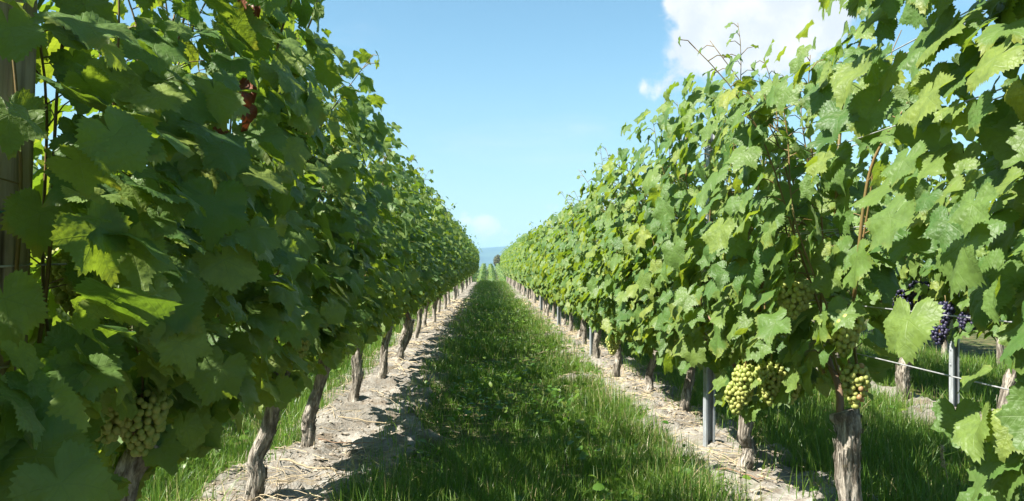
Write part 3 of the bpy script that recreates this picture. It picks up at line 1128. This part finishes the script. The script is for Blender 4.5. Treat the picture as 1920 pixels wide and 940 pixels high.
# ---- the shaded row on the left of the path
LK = dict(shift=.13, thick=1.12, zlow=.46, flop=.10)
Lspec = [
    (0.88, 2.05, [(-1.02, 0, 0), (-.97, 0, .3), (-.93, 0, .58)], 'grapevine whose big shaded leaves hang at the lower corner by the wooden post', {}),
    (2.05, 2.10, [(-1.08, 0, 0), (-1.0, 0, .22), (-.925, 0, .40), (-.855, 0, .56)], 'dark shaded grapevine beside the wooden post, yellow green grapes above its trunk', {}),
    (3.42, 1.98, [(-.996, 0, 0), (-.965, .01, .11), (-.985, 0, .19), (-.925, 0, .34), (-.845, 0, .62)], 'shaded grapevine on a pale bent trunk leaning over bare cracked soil', {}),
    (4.37, 1.92, [(-.982, 0, 0), (-.965, 0, .12), (-.945, 0, .25), (-.872, 0, .54)], 'shaded grapevine on a dark slanting trunk just behind the pale bent one', {}),
    (5.60, 1.88, [(-.933, 0, 0), (-.915, 0, .2), (-.90, 0, .36), (-.866, 0, .58)], 'shaded grapevine on an upright stem, third clear trunk along the soil strip', {}),
    (6.88, 1.86, [(-.922, 0, 0), (-.88, 0, .25), (-.855, 0, .52)], 'shaded grapevine with a curved stem beside a grass tuft, fourth clear trunk', {}),
    (7.98, 1.86, [(-.904, 0, 0), (-.83, 0, .2), (-.75, 0, .46)], 'shaded grapevine whose stem leans hard towards the path, fifth clear trunk', {}),
]
yl = 7.98
rr_ = random.Random(21)
for k in range(7):
    yl += 1.14
    b = ROW_L + rr_.uniform(-.05, .06)
    Lspec.append((yl, 1.85 + rr_.uniform(-.05, .05), [(b, 0, 0), (b + rr_.uniform(0, .08), rr_.uniform(-.05, .05), .28), (b + rr_.uniform(.02, .14), 0, .52)],
                  ordn[k + 5] + ' clear trunk along the soil strip of the shaded vine row', {}))
vines_L = []
for i, (y, ht, tp, lab, ex) in enumerate(Lspec):
    kw = dict(LK); kw.update(ex)
    if i <= 1:
        kw['views'] = ((-110, 135, -60, 650, 1.70, .95), (190, 330, 730, 870, 2.02, .8))
        kw['voids'] = ((1.10, 1.62, .89, .91, .95, 9),)
    if i <= 2:
        kw.update(size=.95, n_fill=640 if i <= 1 else 420, n_shoot=15)
    else:
        kw.update(n_fill=290, size=.95)
    fine = 'hi' if y < 4.6 else ('mid' if y < 10 else 'lo')
    bun = []
    if i == 1:
        bun = [(at(275, 730, 1.98), 'green', .15, .055, .0098, True), (at(215, 715, 1.93), 'green', .14, .05, .0098, True), (at(150, 470, 1.9), 'green', .15, .05, .0098, True)]
    elif i == 2:
        bun = [((-.75, 3.2, .78), 'green', .15, .05, .011, True)]
    vines_L.append(near_vine(ROW_L, y, +1, lab, GL, ht, tp, 100 + i, 300 if y < 7 else (240 if y < 12 else 200), fine, .034 if i < 4 else .032, .027, bun, **kw))

# leaves that stand out on the shaded side
v0, v1, v2 = vines_L[0], vines_L[1], vines_L[2]
for px, py, Z, s, n_, t_, m_ in (
        (318, 560, 1.62, .118, (.45, -.9, .75), (-.15, -.2, -1), 0), (345, 640, 1.60, .095, (.6, -.8, .3), (.25, 0, -1), 4),
        (165, 655, 1.55, .120, (.55, -.9, .55), (-.3, -.1, -1), 2), (90, 400, 1.50, .090, (.4, -1, .3), (-.1, 0, -1), 1),
        (25, 560, 1.32, .095, (.5, -.9, .45), (.2, 0, -1), 5), (28, 225, 1.40, .095, (.5, -.9, .5), (.1, 0, -1), 3),
        (30, 52, 1.42, .090, (.6, -.8, .6), (.2, 0, -1), 7), (160, 275, 1.66, .085, (.3, -.9, .6), (.3, 0, -1), 8),
        (345, 200, 1.75, .110, (.5, -.7, .5), (.35, 0, -.9), 6), (220, 390, 1.6, .105, (.5, -.9, .25), (-.2, 0, -1), 9),
        (420, 690, 1.95, .100, (.6, -.8, .3), (-.5, 0, -1), 2)):
    single_leaf(v1, px, py, Z, s, n_, t_, MESH_HI[m_])
for px, py, Z, s, n_, t_, m_ in ((85, 850, 1.18, .120, (.35, -.75, .85), (.5, -.3, -.8), 5), (30, 760, 1.25, .095, (.4, -.9, .4), (-.1, 0, -1), 0), (130, 900, 1.12, .10, (.5, -.6, .8), (.6, -.2, -.8), 2)):
    single_leaf(v0, px, py, Z, s, n_, t_, MESH_HI[m_])
for px, py, Z, s, t_ in ((452, 170, 2.0, .075, (.1, 0, -1)), (412, 245, 2.0, .065, (-.2, 0, -1)), (455, 10, 2.0, .08, (.3, 0, -1)), (462, 205, 2.02, .06, (0, .2, -1))):
    single_leaf(v1, px, py, Z, s, (.6, -.8, .2), t_, MESH_DRY[int(px) % 3], 'withered reddish brown leaf', 'withered_leaf')

# ---- the sunlit row on the right of the path
RK = dict(shift=.10, thick=1.12, zlow=.42, flop=.07)
gap = ((1.56, 2.36, .20, 1.16, .97, 9), (2.00, 2.46, 1.16, 1.74, .84, 9), (2.2, 2.8, .2, .60, .97, 1.3), (2.02, 2.60, .40, .80, .89, .99))
Rspec = [
    (1.30, 2.10, [(1.16, 0, 0), (1.17, 0, .3), (1.15, 0, .55)], 'sunlit grapevine closest to the camera with huge backlit leaves by the two bare wires', dict(voids=gap, size=.90, n_shoot=18, n_fill=560)),
    (2.49, 1.78, [(1.16, 0, 0), (1.149, 0, .26), (1.125, 0, .44), (1.12, 0, .54)], 'grapevine on a thick pale sunlit trunk with reddish grapes above it', dict(voids=gap, size=.88, zlow=.5, n_fill=520, n_shoot=15)),
    (3.82, 1.88, [(1.222, 0, 0), (1.25, 0, .11), (1.24, 0, .19), (1.266, 0, .40)], 'grapevine with full clusters of white grapes beside a steel post', dict(size=.92, zlow=.40, n_fill=360, n_shoot=15)),
    (5.20, 1.76, [(1.276, 0, 0), (1.30, 0, .16), (1.325, 0, .42)], 'sunlit grapevine on a knobby upright stem just past the near steel post', {}),
    (6.05, 1.72, [(1.198, 0, 0), (1.23, 0, .13), (1.275, 0, .36)], 'sunlit grapevine on a short stem leaning away from the path', {}),
    (6.88, 1.70, [(1.10, 0, 0), (1.115, 0, .25), (1.125, 0, .46)], 'sunlit grapevine on a straight dark stem with grapes low on it', {}),
    (8.20, 1.70, [(1.11, 0, 0), (1.12, 0, .2), (1.15, 0, .42)], 'sunlit grapevine with its stem close beside the second steel post', {}),
]
yr = 8.20
for k in range(7):
    yr += 1.13
    b = ROW_R + rr_.uniform(-.05, .05)
    Rspec.append((yr, 1.69 + rr_.uniform(-.04, .05), [(b, 0, 0), (b + rr_.uniform(-.03, .06), rr_.uniform(-.05, .05), .22), (b + rr_.uniform(-.02, .1), 0, .46)],
                  ordn[k + 5] + ' trunk along the sunlit row counted from the thick pale one', {}))
bunR = {
    1: [(at(1612, 690, 2.42), 'mixed', .125, .034, .0088, True), (at(1590, 590, 2.4), 'green', .12, .045, .011, True), (at(1495, 528, 2.55), 'green', .11, .05, .0098, True)],
    2: [(at(1400, 690, 2.92), 'green', .13, .034, .0090, True), (at(1450, 682, 2.86), 'green', .15, .046, .0090, True), (at(1384, 722, 3.0), 'green', .11, .032, .0090, True), (at(1484, 700, 3.0), 'green', .12, .038, .0090, True),
        (at(1412, 655, 3.0), 'green', .10, .034, .0090, True)],
    3: [(at(1282, 620, 4.9), 'green', .14, .05, .012, True), (at(1268, 610, 4.95), 'green', .12, .045, .012, True)],
    4: [(at(1255, 570, 5.6), 'green', .14, .05, .012, False)],
    5: [(at(1150, 630, 6.75), 'green', .16, .05, .012, False), (at(1176, 550, 6.8), 'green', .15, .05, .012, False)],
    6: [(at(1140, 560, 8.0), 'green', .15, .05, .012, False)],
}
vines_R = []
for i, (y, ht, tp, lab, ex) in enumerate(Rspec):
    kw = dict(RK); kw.update(size=.94, n_fill=300); kw.update(ex)
    if i <= 2:
        kw['views'] = ((1555, 1660, 660, 800, 2.5, .70), (1350, 1520, 672, 800, 2.95, .72), (1298, 1352, 670, 860, 4.4, .9), (1460, 1540, 520, 580, 2.6, .8), (1670, 1840, 500, 760, 3.0, .9))
    elif i == 3:
        kw['views'] = ((1298, 1352, 670, 860, 4.4, .9), (1250, 1300, 610, 660, 4.95, .8))
    fine = 'hi' if y < 4.6 else ('mid' if y < 10 else 'lo')
    vines_R.append(near_vine(ROW_R, y, -1, lab, GR, ht, tp, 300 + i, 300 if y < 7 else (240 if y < 12 else 200), fine,   .034 if i == 1 else .030, .031 if i == 1 else .026, bunR.get(i, ()), **kw))


# the tall shoots standing out of the sunlit row against the sky
def tall_shoot(vine, pts, seed, sizes=(.085, .04), fine=MESH_HI, step=.075):
    rg = np.random.default_rng(seed)
    P = smooth_path([np.array(p) - np.array(vine.location) for p in pts], 20)
    link('shoot', tubes_mesh('shoot', [tube_arrays(P, np.linspace(.0062, .0022, 20), 7)], M_SHOOT), vine)
    ln = np.sum(np.linalg.norm(np.diff(P, axis=0), axis=1))
    k = int(ln / step)
    stalks = []
    for i in range(k):
        u = (i + .7) / k
        p = P[min(19, int(u * 19))]
        for s in (-1, 1):
            if rg.random() < .15: continue
            out = np.array([rg.normal(-.2, .5), s * rg.uniform(.3, 1), rg.uniform(-.2, .4)])
            q = p + out * rg.uniform(.04, .09)
            sz = (sizes[0] * (1 - u) + sizes[1] * u) * rg.uniform(.75, 1.25)
            stalks.append((p, q, out))
            n_ = np.array([[-rg.uniform(.3, 1), rg.normal(-.3, .5), rg.uniform(.1, .9)]])
            t_ = np.array([[out[0], out[1] * .8, -.8]])
            x, t, n = frames(n_, t_)
            x, t, n = x[0] * sz, t[0] * sz, n[0] * sz
            o = bpy.data.objects.new('leaf', fine[int(rg.integers(len(fine)))])
            o.parent = vine
            o.matrix_basis = Matrix(((x[0], t[0], n[0], q[0]), (x[1], t[1], n[1], q[1]), (x[2], t[2], n[2], q[2]), (0, 0, 0, 1)))
            COL.objects.link(o)
    tag(link('leaf_stalks', tubes_mesh('leaf_stalks', petiole_tubes(stalks, rg), M_SHOOT), vine), kind='stuff')


tall_shoot(vines_R[1], [at(1575, 420, 2.55), at(1590, 200, 2.6), at(1620, 90, 2.6), at(1655, -20, 2.6), at(1665, -80, 2.6)], 1)
tall_shoot(vines_R[1], [at(1610, 560, 2.4), at(1640, 330, 2.35), at(1690, 230, 2.3), at(1720, 185, 2.3)], 2, (.09, .06), step=.11)
tall_shoot(vines_R[2], [at(1290, 330, 4.3), at(1290, 240, 4.4), at(1288, 190, 4.4)], 3, (.06, .04))
tall_shoot(vines_L[2], [at(560, 300, 3.3), at(560, 120, 3.2), at(590, 20, 3.1), at(600, -40, 3.1)], 4, (.09, .06))
tall_shoot(vines_L[1], [at(500, 300, 2.6), at(520, 100, 2.5), at(560, -40, 2.4)], 6, (.10, .08))

# ---- farther vines of both rows share a few bodies
far_rg = np.random.default_rng(9)
FAR = {}
for side, kw, ht in ((+1, LK, 1.85), (-1, RK, 1.69)):
    FAR[side] = []
    for k in range(5):
        sh, pet, pos, nrm, tip, sz = leaf_cloud(side, far_rg, ht, n_fill=260, rowx=50, **kw)
        me = join_leaves('foliage', pos, nrm, tip, sz * 1.05, LEAF_FAR, far_rg, M_LEAF)
        FAR[side].append(me)
FAR_TRUNK = []
for k in range(5):
    a = far_rg.uniform(-.05, .05)
    FAR_TRUNK.append(trunk_mesh([(a, 0, -.05), (a + far_rg.uniform(-.03, .05), far_rg.uniform(-.04, .04), .25), (far_rg.uniform(-.04, .08), 0, .60)], .036, .028, 60 + k, False))


def far_vine(row, y, side, label, group, k, dz=0.0):
    v = empty('grapevine', (row, y, gz(row, y) + dz))
    tag(v, label, 'grapevine', group)
    link('trunk', FAR_TRUNK[k % 5], v)
    f = tag(link('foliage', FAR[side][k % 5], v), kind='stuff')
    f.scale = (1, 1, 1 + .03 * math.sin(k * 2.4))
    return v


k = 0
while yl < 46:
    yl += 1.14; k += 1
    far_vine(ROW_L, yl, +1, 'distant vine merging into the far end of the shaded row', GL, k)
while yr < 47:
    yr += 1.13; k += 1
    far_vine(ROW_R, yr, -1, 'distant vine merging into the far end of the sunlit row', GR, k + 2)

# ---- the row of blue grapes seen through the gap on the right
y = 3.1
for i in range(6):
    base = 3.04 if i != 2 else 3.03
    yy = [2.3, 3.45, 4.62, 5.80, 6.95, 8.1][i]
    labs = ['vine of the blue grape row half hidden behind huge backlit leaves',
            'vine of the blue grape row standing before the short cut trunk',
            'vine with dark blue grapes hanging beside the steel post of the row behind',
            'vine of the row behind on a short rugged trunk under blue grapes',
            'vine of the row behind on a dark leaning stem past the rugged trunk',
            'vine of the row behind glimpsed between the sunlit leaves and the thick trunk']
    tp = [(base, 0, 0), (base + .02, 0, .22), (base + .07, 0, .52)]
    bun = []
    if i == 2:
        bun = [(at(1786, 570, 5.0), 'blue', .14, .042, .012, True), (at(1830, 590, 4.9), 'blue', .13, .045, .012, True), (at(1775, 615, 5.0), 'blue', .11, .040, .012, True)]
    elif i == 3:
        bun = [(at(1712, 535, 5.5), 'blue', .18, .06, .012, True), (at(1738, 530, 5.45), 'blue', .17, .06, .012, True), (at(1700, 560, 5.6), 'blue', .14, .05, .012, True)]
    near_vine(ROW_R2, yy, -1, labs[i], GR2, 1.78, tp, 500 + i, 200, 'mid' if yy < 6 else 'lo', .046 if i == 3 else .034, .040 if i == 3 else .028, bun, n_fill=220, thick=1.1, zlow=.55, views=((1660, 1850, 520, 650, 5.4, .4),))
for i in range(12):
    far_vine(ROW_R2, 9.25 + i * 1.15, -1, 'vine hidden deep in the row behind the sunlit row', GR2, i)
for i in range(9):
    far_vine(5.05, 4.2 + i * 1.15, -1, 'vine two rows behind the sunlit row, glimpsed under the blue grapes', 'vines two rows behind the sunlit row', i + 1)
# ---- the row beyond the shaded one
for i in range(14):
    far_vine(ROW_L2, 2.4 + i * 1.15, +1, 'vine in the next row seen only through gaps under the shaded row', GL2, i)


# ------------------------------------------------------------------ posts, wires, chain
def steel_post(x, y, label, group, h=1.72):
    v = empty('steel_post', (x, y, gz(x, y)))
    tag(v, label, 'post', group)
    # open channel with turned-in lips, 2.2 mm sheet drawn a little thicker so that it stays solid
    w_, d_, l_, t_ = .027, .034, .011, .003
    out = [(-w_ + l_, -d_), (-w_, -d_), (-w_, 0), (w_, 0), (w_, -d_), (w_ - l_, -d_)]
    inn = [(-w_ + l_, -d_ + t_), (-w_ + t_, -d_ + t_), (-w_ + t_, -t_), (w_ - t_, -t_), (w_ - t_, -d_ + t_), (w_ - l_, -d_ + t_)]
    ring = out + inn[::-1]
    n = len(ring)
    V, Q = [], []
    for z in (-.2, h):
        V += [(px, py, z) for px, py in ring]
    for i in range(n):
        Q.append((i, (i + 1) % n, n + (i + 1) % n, n + i))
    for i in range(5):
        a, b, c, d = i, i + 1, n - 2 - i, n - 1 - i
        Q.append((n + a, n + b, n + c, n + d))
    o = link('channel', mesh_np('channel', V, quads=Q, mat=M_STEEL, smooth=False), v)
    hooks = []
    for z in np.arange(.3, h - .05, .1):
        for s in (-1, 1):
            hooks.append(tube_arrays([(s * (w_ - .001), -.018, z), (s * (w_ + .007), -.018, z + .004), (s * (w_ + .008), -.018, z + .016)], [.0032, .003, .0022], 5))
    tag(link('hooks', tubes_mesh('hooks', hooks, M_STEEL), v), kind='stuff')
    v.rotation_euler = (0, R(.6), R(14))
    return v


GP = 'galvanised steel posts in the vine rows'
steel_post(1.187, 4.31, 'tall grey steel post between the grape laden vine and the knobby stem', GP)
steel_post(1.096, 8.43, 'second steel post along the sunlit row, beside a dark stem', GP)
steel_post(1.11, 12.55, 'third steel post along the sunlit row, thin and dark', GP)
steel_post(1.11, 16.7, 'fourth steel post along the sunlit row, tiny among the stems', GP)
steel_post(3.12, 5.30, 'steel post of the row behind, with blue grapes by its top', GP)


def wire(name, pts, r, label, mat=M_WIRE, group='trellis wires', seg=6):
    P = smooth_path(pts, 60) if len(pts) > 2 else np.array(pts, dtype=float)
    o = link(name, tubes_mesh(name, [tube_arrays(P, np.full(len(P), r), seg)], mat))
    tag(o, label, 'wire', group)
    return o


def span(x, z, y0, y1, sag=.012, period=4.12, ph=.19):
    ys = np.linspace(y0, y1, 40)
    return [(x, y_, z - sag * math.sin(math.pi * ((y_ - ph) / period % 1.0))) for y_ in ys]


wire('wire', span(1.15, .735, .4, 46), .0019, 'lower bare steel wire crossing the gap beside the thick pale trunk')
wire('wire', span(1.15, .885, .4, 46), .0019, 'upper bare steel wire crossing the gap at grape height beside the trunk')
for z, nm in ((1.13, 'lowest'), (1.40, 'middle'), (1.61, 'highest')):
    wire('wire', span(1.128, z, .4, 46, .015), .0018, nm + ' catch wire on the path side of the sunlit row')
    wire('wire', span(1.172, z, .4, 46, .018), .0018, nm + ' catch wire on the far side of the sunlit row')
wire('wire', span(3.08, .73, 1.5, 20), .0024, 'wire carrying the canes of the blue grape row', group='trellis wires')


def wooden_post():
    v = empty('wooden_post', (-.985, 1.66, 0))
    tag(v, 'round weathered wooden post standing in the shaded row wrapped with wires', 'post')
    m, seg = 40, 40
    u = np.linspace(0, 1, m)
    pts = np.stack([-.035 * (1 - u), np.zeros(m), -.1 + 1.92 * u], 1)
    th = np.arange(seg) * 2 * np.pi / seg
    rad = .056 * (1 + (fbm(np.cos(th)[None] * 5 + 9, np.sin(th)[None] * 5 + u[:, None] * .7, 12, 4) - .5) * .16)
    for a, dp in ((4.4, .10), (5.6, .07), (0.9, .08)):
        rad = rad * (1 - dp * np.exp(-((th[None] - a + .05 * np.sin(u[:, None] * 6)) / .045) ** 2))
    V, Q, T = tube_arrays(pts, rad, seg)
    link('shaft', mesh_np('shaft', V, tris=T, quads=Q, mat=M_WOOD), v)
    return v


wooden_post()


def loop_wire(z, mat, label, r=.0024, x0=-.985):
    c = x0 - .035 * (1 - (z + .1) / 1.92)
    th = np.linspace(-.4, 2 * np.pi - .2, 40)
    pts = np.stack([c + .0605 * np.cos(th), 1.66 + .0605 * np.sin(th), z + .004 * np.sin(th)], 1)
    tail = np.array([[c + .066, 1.70, z], [c + .055, 2.3, z + .01], [c + .04, 4.0, z], [ROW_L, 8.0, z]])
    a = tube_arrays(pts, np.full(40, r), 6)
    b = tube_arrays(smooth_path(tail, 20), np.full(20, r), 6)
    o = link('wire', tubes_mesh('wire', [a, b], mat))
    tag(o, label, 'wire', 'trellis wires')


loop_wire(1.108, M_GREENWIRE, 'green coated wire wound round the wooden post', .0030)
loop_wire(1.0, M_WIRE, 'grey wire wound round the wooden post below the chain')
loop_wire(.80, M_WIRE, 'lowest grey wire wound round the wooden post')


def chain():
    v = empty('chain', (-.972, 1.592, 1.225))
    tag(v, 'dark steel chain hanging down the front of the wooden post', 'chain')
    th = np.linspace(0, 2 * np.pi, 17)[:-1]
    ring = np.stack([.0095 * np.cos(th), np.zeros(16), .0165 * np.sin(th)], 1)
    i = np.arange(16)
    # a closed oval ring
    tg = np.roll(ring, -1, 0) - np.roll(ring, 1, 0)
    tg /= np.linalg.norm(tg, axis=1, keepdims=True)
    nb = np.tile([0, 1.0, 0], (16, 1))
    na = np.cross(tg, nb)
    ph = np.arange(6) * 2 * np.pi / 6
    V = ring[:, None] + .0028 * (np.cos(ph)[None, :, None] * na[:, None] + np.sin(ph)[None, :, None] * nb[:, None])
    ii, jj = np.meshgrid(np.arange(16), np.arange(6), indexing='ij')
    Q = np.stack([ii * 6 + jj, ((ii + 1) % 16) * 6 + jj, ((ii + 1) % 16) * 6 + (jj + 1) % 6, ii * 6 + (jj + 1) % 6], -1).reshape(-1, 4)
    me = mesh_np('link', V.reshape(-1, 3), quads=Q, mat=M_STEEL)
    for k in range(9):
        o = link('link', me, v)
        o.location = (.004 * math.sin(k * 1.3), 0, -.0255 * k)
        o.rotation_euler = (0, R(6 * math.sin(k)), R(20 + 90 * (k % 2)))


chain()


# ------------------------------------------------------------------ sticks and stalks on the ground
def stick(px0, py0, px1, py1, label, r=.005, mat=M_CANE):
    def g(px, py):
        Z = 1500 / (py - 497)
        x = (px - 915) / 1500 * Z
        return x, Z
    (xa, ya), (xb, yb) = g(px0, py0), g(px1, py1)
    u = np.linspace(0, 1, 12)
    x, y = xa + (xb - xa) * u, ya + (yb - ya) * u
    x = x + .012 * np.sin(u * 5 + px0)
    z = ground_z(x, y) + .012
    z = .5 * z + .5 * np.linspace(z[0], z[-1], 12) + .006
    o = link('dry_stick', tubes_mesh('dry_stick', [tube_arrays(np.stack([x, y, z], 1), np.linspace(r, r * .6, 12), 6)], mat))
    tag(o, label, 'stick', 'pruned sticks lying under the vines')


stick(528, 878, 640, 892, 'long pale pruned stick lying on cracked soil by the bent trunk', .006, M_STRAW)
stick(600, 842, 700, 846, 'thin grey stick lying in dappled shade past the second shaded trunk', .004)
stick(640, 800, 770, 812, 'thin stick lying towards the grass edge of the shaded soil strip', .004, M_STRAW)
stick(1350, 905, 1440, 925, 'short brown stick lying in the soil below the steel post', .005)
stick(1200, 775, 1262, 800, 'pale broken stick on the soil of the sunlit strip', .005, M_STRAW)


def seed_stalk():
    p = at(1795, 945, 3.3)
    b = Vector((p[0], p[1], gz(p[0], p[1])))
    v = empty('dry_grass_stalk', b)
    tag(v, 'single bleached grass stalk with a seed head standing in the shaded grass', 'grass stalk')
    P = smooth_path([(0, 0, -.02), (-.01, 0, .08), (-.03, 0, .20)], 10)
    link('stem', tubes_mesh('stem', [tube_arrays(P, np.linspace(.0018, .0012, 10), 5)], M_STRAW), v)
    rg = np.random.default_rng(4)
    sp = []
    for k in range(30):
        u = k / 30
        c = np.array([-.03 - .012 * u + rg.normal(0, .003), rg.normal(0, .003), .17 + .09 * u])
        sp.append(tube_arrays([c, c + [rg.normal(0, .004), rg.normal(0, .004), .006], c + [rg.normal(0, .006), rg.normal(0, .006), .013]], [.0012, .0026, .0005], 5))
    link('seed_head', tubes_mesh('seed_head', sp, M_STRAW), v)


seed_stalk()


# ------------------------------------------------------------------ the next vineyard, far bush
def far_rows():
    rg = np.random.default_rng(14)
    lab = ['pale green line of vines in the vineyard across the dip']
    for k in range(-4, 6):
        x0 = -1.15 + 1.9 * k
        n = 3600
        y = rg.uniform(112, 225, n)
        z = rg.uniform(.25, 1.75, n)
        x = x0 + rg.normal(0, .22, n) * (1.15 - .3 * np.abs(z - .9))
        pos = np.stack([x, y, ground_z(x, y, False) + z + .1 * np.sin(y * 1.7 + k)], 1)
        nrm = np.stack([np.sign(x - x0) * rg.uniform(.2, 1, n), rg.normal(-.3, .5, n), rg.uniform(.1, 1, n)], 1)
        tip = np.stack([rg.normal(0, .4, n), rg.normal(0, .4, n), -np.ones(n)], 1)
        me = join_leaves('vine_row', pos, nrm, tip, rg.uniform(.14, .24, n), LEAF_FAR, rg, M_LEAF)
        o = link('vine_row', me)
        tag(o, lab[0], kind='stuff')


far_rows()


def bush(px, Z, h, wd_, label, seed):
    rg = np.random.default_rng(seed)
    x = (px - 915) / 1500 * Z
    v = empty('bushy_tree', (x, Z, gz(x, Z)))
    tag(v, label, 'tree')
    st = []
    for k in range(5):
        a = rg.uniform(0, 6.28)
        st.append(tube_arrays(smooth_path([(0, 0, -.1), (.1 * math.cos(a), .1 * math.sin(a), h * .3), (wd_ * .3 * math.cos(a), wd_ * .3 * math.sin(a), h * .7)], 8), np.linspace(.12, .03, 8), 6))
    link('trunk', tubes_mesh('trunk', st, M_BARK), v)
    n = 2600
    q = rg.normal(0, 1, (n, 3)); q /= np.linalg.norm(q, axis=1, keepdims=True)
    rad = rg.random(n) ** .4 * (.7 + .5 * fbm(q[:, 0] * 2 + 5, q[:, 2] * 2 + q[:, 1] * 2, seed))
    pos = q * rad[:, None] * np.array([wd_ * .5, wd_ * .5, h * .48]) + np.array([0, 0, h * .58])
    tip = rg.normal(0, 1, (n, 3))
    tag(link('crown', join_leaves('crown', pos, q + rg.normal(0, .5, (n, 3)), tip, rg.uniform(.10, .2, n), LEAF_FAR, rg, M_BROWN), v), kind='stuff')


M_BROWN = make_simple('olive_foliage', (.07, .085, .03), (.17, .15, .08), 3, .8, True)
bush(934, 236, 4.2, 3.0, 'round olive brown bush beyond the far vine rows', 3)


def haze():
    """even, thin summer air round the whole place"""
    mt = bpy.data.materials.new('haze')
    mt.use_nodes = True
    mt.node_tree.nodes.clear()
    t = NT(mt.node_tree)
    pv = t.n('ShaderNodeVolumePrincipled', {'Color': (.42, .70, 1.0), 'Density': 1.9e-4, 'Anisotropy': 0.0})
    t.nt.links.new(pv.outputs[0], t.n('ShaderNodeOutputMaterial').inputs['Volume'])
    x, y0, y1, z0, z1 = 7200, -6200, 9200, -9.0, 150.0
    V = [(sx * x, yy, zz_) for zz_ in (z0, z1) for sx, yy in ((-1, y0), (1, y0), (1, y1), (-1, y1))]
    Q = [(3, 2, 1, 0), (4, 5, 6, 7), (0, 1, 5, 4), (1, 2, 6, 5), (2, 3, 7, 6), (3, 0, 4, 7)]
    tag(link('haze', mesh_np('haze', V, quads=Q, mat=mt, smooth=False)), 'thin blue summer haze in the air', kind='stuff')


haze()
